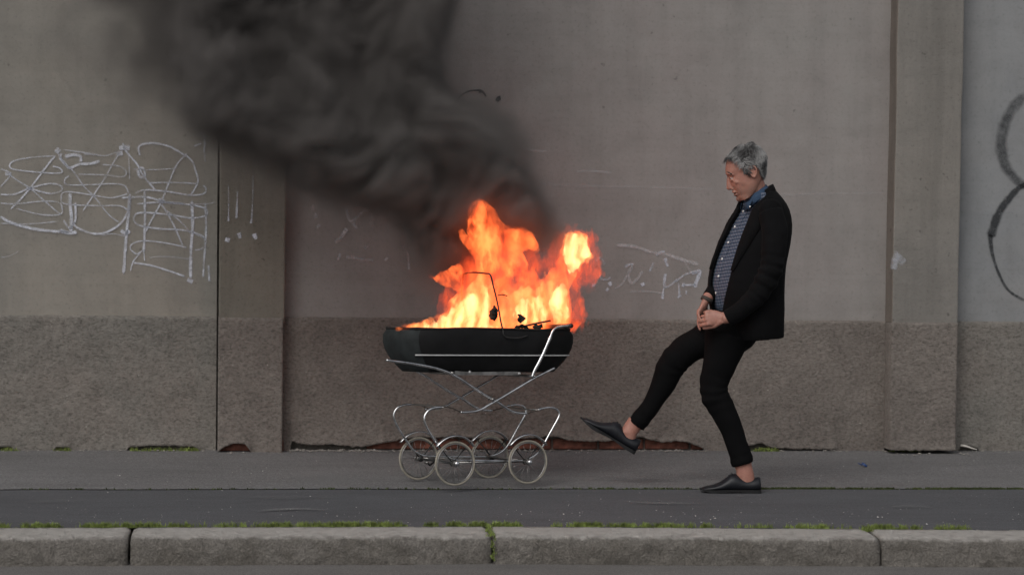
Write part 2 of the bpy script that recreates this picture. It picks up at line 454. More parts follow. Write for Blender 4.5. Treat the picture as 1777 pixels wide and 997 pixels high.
# ------------------------------------------------------------------ paint marks on the wall
def paint(name, col, cover=.6, scale=26):
    m, t, b = newmat(name)
    b.inputs['Base Color'].default_value = (*col, 1); b.inputs['Roughness'].default_value = .85
    a = ramp(t, nz(t, scale, 5, .7, .3), [(.5-cover*.3, 0.), (.68, 1.)])
    a = mth(t, 'MULTIPLY', a, ramp(t, nz(t, 9, 3, .6, .3), [(.34, .5), (.5, 1.15)]))
    a = mth(t, 'MULTIPLY', a, ramp(t, nz(t, 150, 2, .6, 0), [(.3, .4), (.46, 1.)]))
    at = N(t, 'ShaderNodeAttribute', attribute_name='soft')
    t.links.new(mth(t, 'MULTIPLY', a, at.outputs['Fac']), b.inputs['Alpha'])
    return m
M_white = paint("faded_white_spray", (.66,.69,.78), 1.5, 34)
M_faint = paint("very_faded_white_spray", (.62,.6,.62), 1.1)
M_dark  = paint("faded_black_spray", (.035,.038,.042), 1.6)
def strokes(name, S_, y, mat, lab, parent=wall, wscale=1.0):
    """S_: list of (points in photo px, width px, opacity): spray lines that lie on the wall face"""
    vs, fs, at = [], [], []
    for pts, wd, op in S_:
        P = catmull(pts, 6) if len(pts) > 2 else pts
        Q = [on_wall(p[0], p[1], y) for p in P]; n = len(Q)
        ws = wd if hasattr(wd, '__len__') else [wd]*2
        for i, q in enumerate(Q):
            T = (Q[min(i+1, n-1)]-Q[max(i-1, 0)]); T.y = 0
            T = T.normalized() if T.length > 1e-6 else Vector((1,0,0))
            u = Vector((-T.z, 0, T.x)); f = i/max(1, n-1)
            hw = (ws[0]+(ws[1]-ws[0])*f if len(ws) == 2 else np.interp(f, np.linspace(0,1,len(ws)), ws))*.5/312*wscale
            hw *= 1+.25*noise.noise(q*40)
            ef = (.25 if i in (0, n-1) else 1.0) if n > 3 else 1.0
            if n > 3 and i in (0, n-1): hw *= .45
            b = len(vs)
            for k, s in ((-1.4, 0), (-.6, 1), (.6, 1), (1.4, 0)):
                vs.append((q.x+u.x*hw*k, y, q.z+u.z*hw*k)); at.append(op*s*ef)
            if i:
                for k in range(3): fs.append((b-4+k, b-4+k+1, b+k+1, b+k))
    me = mesh(name, vs, fs, False)
    a = me.attributes.new('soft', 'FLOAT', 'POINT'); a.data.foreach_set('value', at)
    o = link(name, me, mat, parent); o['label'] = lab
    return o
def c6(*p): return [(x/3.29, 220+y/3.29) for x, y in p]
W1 = 4.4; W2 = 2.4
tagL = [
 (c6((320,165),(180,175),(80,195),(55,225),(90,245),(250,262),(350,262),(340,235),(300,225)), W2, .75),
 (c6((320,160),(270,220),(180,340),(120,410),(60,470)), W2*1.2, .9),
 (c6((330,150),(370,210),(420,255),(480,340),(540,400),(620,500),(680,545)), W2, .6),
 (c6((350,150),(345,180),(375,215),(400,235),(450,215),(520,210),(570,195)), W1, .8),
 (c6((370,170),(420,160),(460,170),(460,200)), W1*1.2, .75),
 (c6((0,385),(80,385),(170,350),(280,325),(345,335),(350,365),(280,380),(170,350)), W2*1.2, .75),
 (c6((0,345),(60,270),(0,240)), W2, .55),
 (c6((40,262),(90,300),(170,350),(240,410),(320,480),(350,500)), W2, .55),
 (c6((0,435),(90,440),(230,425),(330,430),(355,465),(340,500),(230,500),(90,465)), W2, .6),
 (c6((0,510),(60,545),(180,580),(300,595),(400,600)), W1, .85),
 (c6((0,550),(150,555),(330,540)), W2, .4),
 (c6((340,590),(390,605),(440,600)), W1*1.3, .9),
 (c6((400,380),(400,440),(408,520),(405,600)), W1*1.2, .9),
 (c6((430,430),(432,520),(425,560),(470,590),(540,610),(610,600),(690,550),(735,470),(742,390)), W1*.8, .85),
 (c6((360,530),(400,580),(425,540)), W2*1.4, .8),
 (c6((395,280),(370,300),(385,330),(520,330),(640,325),(710,335),(735,380)), W2, .65),
 (c6((735,380),(640,405),(560,395),(380,370),(350,405),(375,440),(560,450),(680,450),(730,475)), W2, .65),
 (c6((470,485),(540,380),(600,290),(650,200),(690,140)), W2, .75),
 (c6((360,130),(500,150),(600,165),(680,140)), W2, .45),
 (c6((680,120),(740,120)), W1*1.8, .8), (c6((660,155),(700,150)), W1*1.6, .75),
 (c6((700,90),(720,140),(780,210),(820,280),(890,365)), W2*1.3, .85),
 (c6((440,270),(600,275),(700,285),(720,255),(680,225),(580,215)), W2, .55),
 (c6((785,245),(800,285),(825,280),(820,240),(795,235)), W1, .8),
 (c6((800,165),(795,110),(870,93),(960,110),(1010,135),(1070,170)), W1*.8, .75),
 (c6((760,240),(860,245),(980,240),(1000,245)), W2*.8, .5),
 (c6((840,320),(1000,318),(1130,325)), W2, .6),
 (c6((1070,150),(1010,215),(960,330),(920,430),(860,540),(830,600)), W2*1.2, .8),
 (c6((1060,160),(1100,200),(1115,245),(1130,310),(1095,380),(1070,390)), W2*1.2, .8),
 (c6((690,405),(830,400),(950,430),(1060,440)), W1*.8, .85),
 (c6((780,440),(920,430),(1040,438),(1120,450),(1175,470),(1175,505),(1090,520),(960,500),(800,490),(765,520),(790,560),(900,580),(1050,590),(1150,620),(1170,650)), W1*.7, .8),
 (c6((1230,430),(1180,440),(1100,440)), W2*.8, .4),
 (c6((770,380),(830,360),(960,370),(1090,390),(1165,380),(1175,350),(1160,335)), W2*1.2, .75),
 (c6((742,380),(735,480),(725,580),(715,700),(705,840)), W1*1.1, .9),
 (c6((690,590),(720,610),(740,590)), W1*1.4, .85),
 (c6((825,360),(828,500),(825,620),(820,720)), W1*.9, .85), (c6((822,720),(826,765)), 1.6, .9),
 (c6((1095,420),(1100,560),(1090,700),(1088,870)), W1*1.1, .9), (c6((1070,870),(1100,885)), W1*1.5, .8),
 (c6((1172,430),(1176,600),(1165,760),(1160,860)), W2*1.4, .8), (c6((1190,790),(1195,880)), W2*1.4, .7),
 (c6((920,440),(960,500),(1010,600),(1045,680)), W2*1.2, .7),
 (c6((940,470),(1030,540),(1090,610)), W2, .6),
 (c6((1070,690),(960,665),(830,650),(760,665),(745,695),(780,725),(820,700)), W2, .7),
 (c6((745,825),(760,770),(800,720)), W2, .7), (c6((760,775),(860,790),(960,820),(1060,855)), W1*.7, .85),
 (c6((580,620),(640,610),(720,625)), W2*.8, .5), (c6((850,745),(950,740),(1090,755)), W2*.8, .4),
 (c6((1060,590),(1170,640),(1160,690),(1110,705)), W2, .5),
 (c6((1110,110),(1150,95)), W2*1.3, .7), (c6((1130,50),(1155,35),(1168,80),(1165,150)), W2*1.3, .6), (c6((1168,150),(1172,200)), W2*.8, .4),
 (c6((480,155),(560,160)), W2, .4), (c6((0,745),(60,735),(110,705)), W2, .25),
 (c6((320,150),(340,125)), W1*1.8, .85), (c6((735,170),(740,300)), W2*.8, .4),
 (c6((30,268),(65,270)), W1*1.3, .7), (c6((905,418),(935,428)), W1*1.6, .8), (c6((150,352),(185,352)), W1*1.2, .7),
]
strokes("graffiti", tagL, -.006, M_white, "dense white spray scrawl on the left plaster panel")
def c7(*p): return [(380+x/3.115, 240+y/3.115) for x, y in p]
drips = [(c7((50,250),(52,340),(52,440)), (1.2, 2.6), .45), (c7((100,285),(98,350),(94,435)), (1.6, 4.6), .75),
         (c7((185,190),(182,330),(175,455)), (.9, 3.0), .5), (c7((50,420),(51,447)), (2.5, 4), .9), (c7((176,438),(173,458)), (3, 4), .9),
         (c7((34,545),(58,552)), (6.5, 7.5), 1.2), (c7((106,512),(116,540)), (7, 5), 1.2), (c7((190,515),(200,545)), (8, 5.5), 1.2)]
strokes("paint_drip", drips, -.099, M_white, "white paint drips and spots on the narrow pilaster")
def c2(*p): return [(980+x/6.232, 380+y/6.232) for x, y in p]
tagM = [(c2((990,395),(1030,360),(1085,345)), 2.4, .9), (c2((1085,420),(1095,460),(1115,515)), (5, 2.5), .9),
        (c2((960,470),(940,520),(915,565)), 2.6, .6), (c2((1090,590),(1080,650),(1075,740)), 3.4, .75), (c2((1072,740),(1060,810),(1055,865)), (1.4, 3.6), .9),
        (c2((1075,740),(1130,720),(1210,665),(1300,600),(1370,580),(1460,570)), 2.2, .6), (c2((1370,585),(1420,570),(1460,560),(1455,600),(1420,690),(1410,740)), 4.2, .8),
        (c2((1280,710),(1340,712),(1420,708)), 2.2, .8), (c2((1230,680),(1238,760),(1240,830)), (1.2, 2.6), .7), (c2((1236,828),(1244,845)), 5, .9),
        (c2((1312,770),(1314,815)), 2, .6), (c2((1268,706),(1296,716)), 4.5, .8), (c2((1196,655),(1218,675)), 4.5, .6),
        (c2((480,680),(500,720)), (5, 3.5), .9), (c2((450,755),(472,768)), 4.5, .8), (c2((836,690),(850,720)), 4.5, .95), (c2((295,715),(335,710)), 4, .6),
        (c2((650,520),(700,490),(745,490)), 2.6, .5), (c2((380,600),(400,650),(470,650),(490,620)), 2.2, .45)]
strokes("graffiti", tagM, -.006, M_white, "small white spray scrawl between the flames and the man", wscale=1.45)
tagF = [(c2((340,460),(380,420),(420,450),(425,500)), 3, .5), (c2((735,520),(690,600),(720,690),(790,640),(840,560)), 3, .55), (c2((540,750),(620,700),(700,560),(740,480)), 2.4, .5),
        (c2((700,780),(900,780),(1060,800)), 2.2, .4), (c2((560,280),(760,300),(940,360),(1100,380),(1240,430),(1450,490)), 3.6, .6), (c2((1300,470),(1340,540),(1380,590)), 2.4, .35),
        ([(905,258),(935,262),(948,262)], 2.5, .35), ([(930,318),(1000,322),(1150,325),(1240,328)], 2.5, .14), ([(1350,338),(1430,336),(1540,334)], 2.5, .12), ([(1000,298),(1020,296),(1062,300)], 2.5, .3)]
def c5(*p): return [(520+x/6.233, 340+y/6.233) for x, y in p]
tagF += [(c5((120,130),(160,120)), 5, .8), (c5((165,185),(180,240)), 4.2, .8), (c5((190,315),(215,335)), 5, .8),
        (c5((505,130),(520,200),(540,265),(580,260),(640,210),(700,160),(745,165)), 3, .7), (c5((385,500),(440,455),(480,400),(510,350)), (3, 5), .75), (c5((580,290),(620,350)), 4, .6),
        (c5((440,620),(415,690)), (2.5, 4), .95), (c5((500,660),(600,665),(700,690),(800,685)), 4, .5), (c5((930,670),(945,690)), 5, .95), (c5((1165,590),(1175,700),(1185,800)), (1.6, 3.4), .9),
        (c5((700,540),(735,560)), 5, .5), (c5((1120,530),(1140,550)), 4, .5), (c5((1280,440),(1340,500),(1360,580)), 4.5, .55), (c5((790,180),(780,330)), 4, .35)]
strokes("graffiti", tagF, -.0075, M_faint, "very faded white spray traces around the smoke and flames", wscale=1.5)
tagR = [([(1800,152),(1772,172),(1750,200),(1738,240),(1742,280),(1760,308),(1782,325)], (10, 17, 19, 16, 11), .62),
        ([(1785,318),(1768,326),(1750,345),(1733,370),(1718,412)], (7, 9, 10, 13, 14), 1.2),
        ([(1718,405),(1722,440),(1735,478),(1752,505),(1785,524)], (9, 5, 4, 4.5), .95)]
strokes("graffiti", tagR, -.006, M_dark, "black spray outline of a figure eight at the right edge")
tagT = [([(792,178),(800,166),(812,159),(824,157),(833,157)], (4, 2.6, 2.2, 3), 2.), ([(831,158),(838,160),(844,168)], (5, 1.8), 2.4), ([(862,176),(865,171),(869,170)], (5, 6), 2.6)]
strokes("graffiti", tagT, -.006, M_dark, "thin black arc and dot high on the middle panel")
# pale chipped patch on the wide pilaster
strokes("paint_patch", [([(1551,468),(1554,452),(1562,440)], (9, 16), .4), ([(1560,455),(1572,450)], (12, 6), .3)], -.149, M_white, "pale chipped patch on the wide pilaster")

# ------------------------------------------------------------------ grass and moss
def blades(name, spots, mat, lab, hmin, hmax, wd=.003):
    vs, fs = [], []
    for (x, y, z, k, spread) in spots:
        for _ in range(k):
            bx, by = x+random.gauss(0, spread), y+random.gauss(0, spread*.45)
            h = random.uniform(hmin, hmax)*(1-.5*min(1, abs(bx-x)/(2*spread+1e-5))); a = random.uniform(0, math.pi); le = random.uniform(.1, .9)*h; la = random.uniform(0, 6.28)
            ux, uy = math.cos(a)*wd*random.uniform(.6, 1.4), math.sin(a)*wd
            b = len(vs); dx, dy = math.cos(la)*le, math.sin(la)*le
            vs += [(bx-ux,by-uy,z),(bx+ux,by+uy,z),(bx+ux*.7+dx*.35,by+uy*.7+dy*.35,z+h*.6),(bx-ux*.7+dx*.35,by-uy*.7+dy*.35,z+h*.6),(bx+dx,by+dy,z+h*(.98-.25*le/h))]
            fs += [(b,b+1,b+2,b+3),(b+3,b+2,b+4)]
    o = link(name, mesh(name, vs, fs), mat); tag(o, lab, kind='stuff'); return o
sp = []
patches = [(-60,15,7,.9),(32,118,7,1.),(140,225,6,.9),(200,330,6,.9),(330,440,3,.25),(445,560,10,1.),(560,650,6,.9),(575,700,8,1.),(730,850,7,1.),(838,872,12,1.5),(872,910,6,.8),
           (995,1060,10,1.6),(1050,1180,7,1.2),(1185,1235,5,.7),(1380,1440,5,.6),(1505,1545,8,1.4),(1545,1590,5,1.),(1610,1670,4,.6),(1700,1720,3,.4),(900,1000,2,.15),(1240,1500,2,.12),(1800,1900,6,1)]
for a, b, hh, dn in patches:
    n = int((b-a)*dn*.75)
    for i in range(n):
        px = random.uniform(a, b); P = on_ground(px, 914); e = min(px-a, b-px)/max(1, (b-a))*4
        m_ = .35+.65*min(1, e)
        if noise.noise(Vector((px*.05, 3, 0))) < -.12: continue
        sp.append((P.x, kerbY(P.x)+.008-random.random()*.012, -.002, int(20*m_)+1, .012))
blades("grass", sp, M_grass, "green grass tufts growing behind the kerb stones", .010, .038, .0014)
sp = []
for jx_ in (joints[4],):
    for k in range(16): sp.append((jx_+random.gauss(0, .006), kerbY(jx_)-.28*k/16, .0-.004*k/16, 10, .008))
    for k in range(12): sp.append((jx_+random.gauss(0, .005), kerbY(jx_)-.284-.004*k/12, -.012*k*.8, 6, .005))
jb = joints[5]
for k in range(14): sp.append((jb+random.gauss(0, .014), kerbY(jb)-.1*random.random(), 0, 14, .012))
ja = joints[3]
for k in range(8): sp.append((ja+random.gauss(0, .008), kerbY(ja)-.02*random.random(), 0, 8, .01))
blades("grass", sp, M_grass, "green weeds growing down the joints between kerb stones", .008, .03, .0018)
sp = []
for a, b, dn in [(1322,1450,1.),(1470,1500,.8),(1520,1552,.9),(1580,1600,.5),(1610,1650,.7),(1640,1742,1.3),(1750,1777,.8),(0,1320,.05),(1450,1777,.1),(1000,1200,.15)]:
    for i in range(int((b-a)*dn*1.4)):
        px = random.uniform(a, b); P = on_ground(px, 849); sp.append((P.x, seamY(P.x)+random.uniform(-.004, .012), 0, 9, .008))
blades("moss", sp, M_moss, "dark moss in the seam between asphalt and pavement", .005, .016, .0025)
sp = []
for a, b, dn in [(230,345,.5),(322,345,1.2),(1305,1345,1.2),(1316,1332,2),(98,120,.6),(0,30,.4),(1540,1600,.2)]:
    for i in range(int((b-a)*dn)):
        px = random.uniform(a, b); P = on_ground(px, 781); sp.append((P.x, -.045+random.uniform(-.015, .01), 0, 9, .009))
blades("moss", sp, M_grass, "small weeds at the foot of the wall", .01, .035, .0018)

# ------------------------------------------------------------------ rubble and litter
M_rub = simple("plaster_crumbs", (.25,.235,.215), .95, 0, .5, 60)
vs, fs = [], []
def crumb(x, y, z, r):
    b = len(vs); q = [Vector((1,0,0)),Vector((-1,0,0)),Vector((0,1,0)),Vector((0,-1,0)),Vector((0,0,.7)),Vector((0,0,-.5))]
    sc = Vector((random.uniform(.7,1.8), random.uniform(.6,1.2), random.uniform(.4,.9)))*r; a = random.uniform(0, 3)
    rot = Matrix.Rotation(a, 3, 'Z')
    for p in q:
        p = rot @ Vector((p.x*sc.x*random.uniform(.7,1.2), p.y*sc.y*random.uniform(.7,1.2), p.z*sc.z)); vs.append((x+p.x, y+p.y, z+.4*sc.z+p.z))
    for f in ((0,2,4),(2,1,4),(1,3,4),(3,0,4),(2,0,5),(1,2,5),(3,1,5),(0,3,5)): fs.append(tuple(b+i for i in f))
for i in range(1500):
    px = random.uniform(-100, 1900)
    if 500 < px < 1230 or random.random() < .35:
        P = on_ground(px, 781); off = -.03 if not (376 < px < 494) else -.14
        if 1536 < px < 1664: off = -.18
        crumb(P.x, off-abs(random.gauss(0, .035)), .003, random.choice([.003,.003,.004,.006,.011]))
for i in range(60):
    px = random.uniform(506, 660); P = on_ground(px, 781); crumb(P.x, -.02-abs(random.gauss(0, .02)), .002, random.uniform(.006, .016))
o = link("rubble", mesh("rubble", vs, fs, False), M_rub); tag(o, "pale plaster crumbs fallen along the foot of the wall", kind='stuff')
vs, fs = [], []
M_chip = simple("white_grit", (.6,.58,.55), .9, 0, .3, 60)
for i in range(420):
    px = random.uniform(-50, 1830); py = random.choice([random.uniform(783, 910), random.uniform(880, 912)]); P = on_ground(px, py)
    crumb(P.x, P.y, .003, random.choice([.0012,.0015,.002,.003]))
for px, py in [(208,826),(456,818),(462,812),(1000,765),(1005,775),(1020,768),(905,893),(978,893),(1207,896),(1233,902),(1241,900),(1286,890),(1523,898),(1531,898),(1608,910)]:
    P = on_ground(px, max(py, 786)); crumb(P.x, P.y, .003, .005)
o = link("gravel", mesh("gravel", vs, fs, False), M_chip); tag(o, "white grit scattered on the asphalt", kind='stuff')
# blue bottle cap: a low crimped cup lying on its side
P = on_ground(1499, 811); g = G(); rings = []
for zz, rr in ((0, .016), (.004, .0165), (.009, .0155), (.0115, .013), (.012, .002)):
    rings.append([(rr*(1+.05*(k % 2))*math.cos(k*math.pi/14), rr*(1+.05*(k % 2))*math.sin(k*math.pi/14), zz) for k in range(28)])
g.rings(rings); o = g.build("bottle_cap", simple("blue_plastic", (.03,.07,.2), .4), None, loc=(P.x, P.y, .012)); o.rotation_euler = (.25, .5, .3)
tag(o, "small blue bottle cap lying on the pavement right of the man", "bottle cap")
o2 = G().box((-.004,-.003,0), (.022,.008,.004)).build("cap_ring", o.data.materials[0], o, False, loc=(-.03, .002, -.006))
# pale scrap leaning at the wall foot
A = on_wall(1667, 772, -.05); B = on_wall(1696, 779, -.08); g = G(); L = (B-A)
pts = [A+L*t+Vector((0, 0, .002*math.sin(t*5))) for t in (0,.2,.4,.6,.8,1)]
g.tube(pts, [.006,.0075,.006,.005,.0035,.002], 6, flat=.3)
o = g.build("paper_scrap", simple("pale_paper", (.6,.57,.52), .9), None); tag(o, "pale rolled paper scrap lying at the wall foot beside the wide pilaster", "litter")
# faint chalky scuffs on the asphalt
def scuff(pts, wd, op, z=.0075):
    vs, fs, at = [], [], []; P = [on_ground(a, b, z) for a, b in catmull(pts, 6)]; n = len(P)
    for i, q in enumerate(P):
        T = (P[min(i+1,n-1)]-P[max(i-1,0)]).normalized(); u = Vector((-T.y, T.x, 0)); f = math.sin(math.pi*i/(n-1))
        b = len(vs)
        for k, s in ((-1.5,0),(-.5,1),(.5,1),(1.5,0)): vs.append(q+u*wd*k*(.4+.6*f)); at.append(op*s*f)
        if i:
            for k in range(3): fs.append((b-4+k,b-3+k,b+1+k,b+k))
    return vs, fs, at
V, F, A_ = [], [], []
for pts, wd, op in [([(440,887),(480,883),(530,882),(575,885)], .03, .9), ([(1080,868),(1120,871),(1170,872),(1230,872)], .035, .6), ([(1340,826),(1400,829),(1430,834),(1445,840)], .006, 1.), ([(1213,835),(1260,828),(1330,826)], .005, .7),
                    ([(1262,858),(1280,859),(1298,861)], .006, 1.), ([(400,860),(500,862),(620,861)], .05, .25), ([(1540,880),(1580,877),(1625,880)], .04, .5), ([(150,870),(90,868),(40,872)], .05, .3)]:
    v, f, a = scuff(pts, wd, op); b = len(V); V += v; F += [tuple(i+b for i in q) for q in f]; A_ += a
me = mesh("scuff_marks", V, F, False); a = me.attributes.new('soft', 'FLOAT', 'POINT'); a.data.foreach_set('value', A_)
o = link("chalk_marks", me, paint("chalky_scuff", (.2,.2,.2), .6, 60)); tag(o, "pale scuff marks on the asphalt", kind='structure')
# ------------------------------------------------------------------ the pram
PM = Matrix.Translation((1.0032, -1.4789, .016)) @ Matrix.Rotation(R_(21.145), 4, 'Z') @ Matrix.Rotation(R_(1.418), 4, 'Y') @ Matrix.Rotation(R_(-3.025), 4, 'X')
WB, TR, WR = .3975, .4186, .108
def pl(px, py, v=-TR/2): return on_plane(px, py, 1, v, PM)
pram = link("pram", None); pram.matrix_world = PM
tag(pram, "vintage black pram on a chrome sprung chassis, burning and rolling away from the kick", "pram")
def part(g, name, mat, parent=pram, **k): return g.build(name, mat, parent, **k)
# tub
VN = -.185
uL = pl(727, 572, VN).x-.068; uR = pl(972, 572, VN).x+.125
uc, ua = (uL+uR)/2, (uR-uL)/2
def plan(s_u, s_v, w, n=56, ins=0.0):
    out = []
    for k in range(n):
        t = 2*math.pi*(k+.5)/n; c, s = math.cos(t), math.sin(t)
        e = 2/4.6
        u = uc+(ua*s_u-ins)*math.copysign(abs(c)**e, c); v = (-VN*s_v-ins)*math.copysign(abs(s)**e, s)
        out.append((u, v, w))
    return out
def wz(py, px=850): return pl(px, py, VN).z
lev = [(646, .80, .74), (640, .835, .80), (628, .90, .90), (617, .945, .955), (606, .98, .985), (594, 1.0, 1.0), (582, 1.0, 1.0), (573, .97, .965), (570.5, .955, .95)]
g = G(); rg = [plan(a, b, wz(y)) for y, a, b in lev]
rg += [plan(.94, .935, wz(570)), plan(.925, .91, wz(573)), plan(.92, .90, wz(592)), plan(.9, .86, wz(600))]
for r in rg:
    for i, p in enumerate(r):
        q = Vector(p); d = .006*noise.noise(q*6)+.002*noise.noise(q*25); top_ = max(0, (q.z-wz(600))/(wz(570)-wz(600))); r[i] = (q.x+d*.5, q.y+d, q.z+.004*noise.noise(q*5)+top_*(.006*noise.noise(Vector((q.x*9, q.y*9, 4)))+.003*noise.noise(Vector((q.x*40, q.y*40, 4)))))
g.rings(rg)
tub = part(g, "tub", M_tub, fix=True)
tub.data.materials.append(M_tubend)
ucut = pl(725, 600, VN).x
pl1 = plan(1, 1, 0)
for fi, p in enumerate(tub.data.polygons):
    if fi < 56*(len(rg)-1) and fi//56 < 8 and max(pl1[fi % 56][0], pl1[(fi+1) % 56][0]) < ucut+.02: p.material_index = 1
# rim bead, piping, lower metal band
rim = plan(.962, .955, wz(570.5)); rimp = []
for p in rim:
    q = Vector(p); rimp.append(Vector((q.x, q.y, q.z+.006*noise.noise(Vector((q.x*9, q.y*9, 4)))+.004*noise.noise(q*5)+.002*noise.noise(q*60))))
part(G().tube(rimp, [.006+.003*noise.noise(p*30) for p in rimp], 8, closed=True), "rim", M_ash)
pp = [Vector(p) for p in plan(.952, .963, wz(616.3), 120)]; pp = [p for p in pp if p.y < 0 and p.x > ucut]
pp.sort(key=lambda p: math.atan2(p.y, p.x-uc)); pp = [Vector((p.x, p.y-.002, p.z)) for p in pp]
part(G().tube(pp, .0042, 6), "piping", M_trim)
pf = [Vector(p) for p in plan(.952, .963, wz(616.3), 120)]; pf = [p for p in pf if p.y > 0 and p.x > ucut]; pf.sort(key=lambda p: -math.atan2(p.y, p.x-uc))
part(G().tube(pf, .0042, 6), "piping", M_trim)
a, b = pl(800, 646), pl(913, 651)
part(G().box((a.x, -.14, b.z), (b.x, .14, a.z+.006)), "base_plate", M_steel, smooth=False)
for px, py in ((815, 645), (901, 647.5)):
    q = pl(px, py, -.14); part(G().ell((q.x, -.142, q.z), (.008, .006, .007), None, 10, 6), "stud", M_trim)
# burnt mattress in the tub
g = G(); mt = plan(.9, .86, wz(602)); rings = []
for k, s in enumerate((1, .8, .6, .4, .2, .02)):
    rings.append([(uc+(p[0]-uc)*s, p[1]*s, p[2]+.012+.02*noise.noise(Vector((p[0]*9*s, p[1]*9*s, k)))) for p in mt])
g.rings(rings, cap=True); part(g, "charred_mattress", M_ash)
# chassis, traced on the near side and mirrored to the far side
def both(px, rad, name, mat, v=TR/2-.035, n=10, flat=1.0, sm=5):
    for sgn in (-1, 1):
        if sgn > 0 and name == 'spring_strap' and px[0][0] < 700: px = [p for p in px if p[0] > 750]
        P = catmull([pl(x, y, -v) for x, y in px], sm)
        P = [Vector((p.x, sgn*v, p.z)) for p in P]
        part(G().tube(P, rad, n, flat=flat), name, mat)
vC = TR/2-.03
both([(768,706),(757,706.5),(746,710),(738.5,718),(736.5,728),(741,741),(750,757),(760,772),(768,784),(778,792),(790,797),(810,798.5),(850,799),(895,799),(915,796),(930,788),(941,775),(952,755),(962,737),(969,724),(970.5,716),(965,709),(955,706.5),(942,708),(933,711)], .0058, "spring_frame", M_chrome, vC)
both([(670,624.5),(690,627),(712,630),(735,634),(758,639),(778,646),(797,656),(815,668),(835,681),(850,690),(864,697.5),(876,706),(888,713),(900,716),(914,717)], .0068, "spring_strap", M_chrome, vC+.012, flat=1.6)
both([(962,638),(945,646.5),(927,655.5),(900,671.5),(870,689.5),(848,702),(836,709),(824,713),(811,714.5),(799,714.5)], .0062, "spring_strap", M_chrome, vC+.022, flat=1.6)
both([(768,706),(780,706),(799,714)], .0028, "leather_strap", M_leather, vC+.005, sm=3)
both([(914,717),(924,714),(934,711)], .0028, "leather_strap", M_leather, vC+.005, sm=3)
for x, y in ((768, 706), (934, 711)):
    q = pl(x, y, -vC); part(G().tube([(q.x, -vC-.012, q.z), (q.x, vC+.012, q.z)], .004, 8), "cross_rod", M_steel)
q = pl(850, 692, -vC); part(G().tube([(q.x, -vC-.04, q.z), (q.x, -vC+.01, q.z)], .007, 10), "pivot_bolt", M_steel)
# tub rests on cross bars carried by the straps
for x, y in ((782, 646.5), (928, 653)):
    q = pl(x, y, -vC); part(G().tube([(q.x, -vC-.03, q.z), (q.x, vC+.03, q.z)], .006, 8), "cross_bar", M_steel)
# handle
hp = [(924,654),(928,643),(935,630),(943,614),(950,598),(955.5,585),(960,574),(968,567.5),(980,565.5),(990,565)]
for sgn in (-1, 1):
    P = [pl(x, y, -.215) for x, y in hp]; P = catmull([Vector((p.x, sgn*.212, p.z)) for p in P], 4)
    m_ = len(P); part(G().tube(P, [.0085 if i < m_*.55 else .006 for i in range(m_)], 10, flat=.8), "handle_arm", M_chrome if sgn < 0 else M_black)
q = pl(990, 565, -.215); part(G().tube([(q.x, -.225, q.z), (q.x, -.08, q.z-.004), (q.x, .08, q.z-.005), (q.x, .225, q.z)], .011, 12), "handle_grip", M_black)
# hood frame left bare by the fire
def hp_(px, py, v): return pl(px, py, v)
P = [hp_(873,573,-.185), hp_(869.5,560,-.18), hp_(866,540,-.175), hp_(862,520,-.172), hp_(856,496,-.17), hp_(851,477,-.168)]
tv = .13; top = [P[-1]+Vector((-.012, .03, .008)), P[-1]+Vector((-.02, .15, .014)), P[-1]+Vector((-.012, .27, .009)), P[-1]+Vector((0, .305, -.004))]
down = [P[-1]+Vector((.002, .315, -.03)), P[-1]+Vector((.0, .32, -.1)), P[-1]+Vector((.03, .325, -.2)), P[-1]+Vector((.05, .33, -.28))]
part(G().tube(catmull(P+top+down, 4), .0042, 8), "hood_bow", M_black)
P2 = [hp_(873,573,-.19), hp_(874,580,-.195), hp_(880,585,-.195), hp_(900,586,-.195), hp_(915,582,-.19)]
part(G().tube(catmull(P2, 4), .0035, 8), "hood_hinge", M_black)
P3 = [hp_(864,512,-.17), hp_(872,511,-.17), hp_(880,513,-.165)]
part(G().tube(P3, .003, 6), "hood_joint", M_black)
P4 = [hp_(893,570,-.15), hp_(908,566,-.14), hp_(930,561,-.13), hp_(955,556,-.12)]
part(G().tube(catmull(P4, 4), .0048, 8), "hood_bow", M_black)
for (px, py, v, r) in ((857,543,-.12,(.022,.015,.032)), (903,553,-.1,(.014,.01,.016)), (905,566,-.15,(.035,.012,.008)), (933,566,-.14,(.02,.02,.007))):
    q = hp_(px, py, v); g = G().ell((q.x, q.y, q.z), r, None, 18, 12)
    for i, p in enumerate(g.v): g.v[i] = p+Vector((noise.noise(p*60), noise.noise(p*61+Vector((5,0,0))), noise.noise(p*58+Vector((0,7,0)))))*.018
    part(g, "charred_cloth", M_ash)
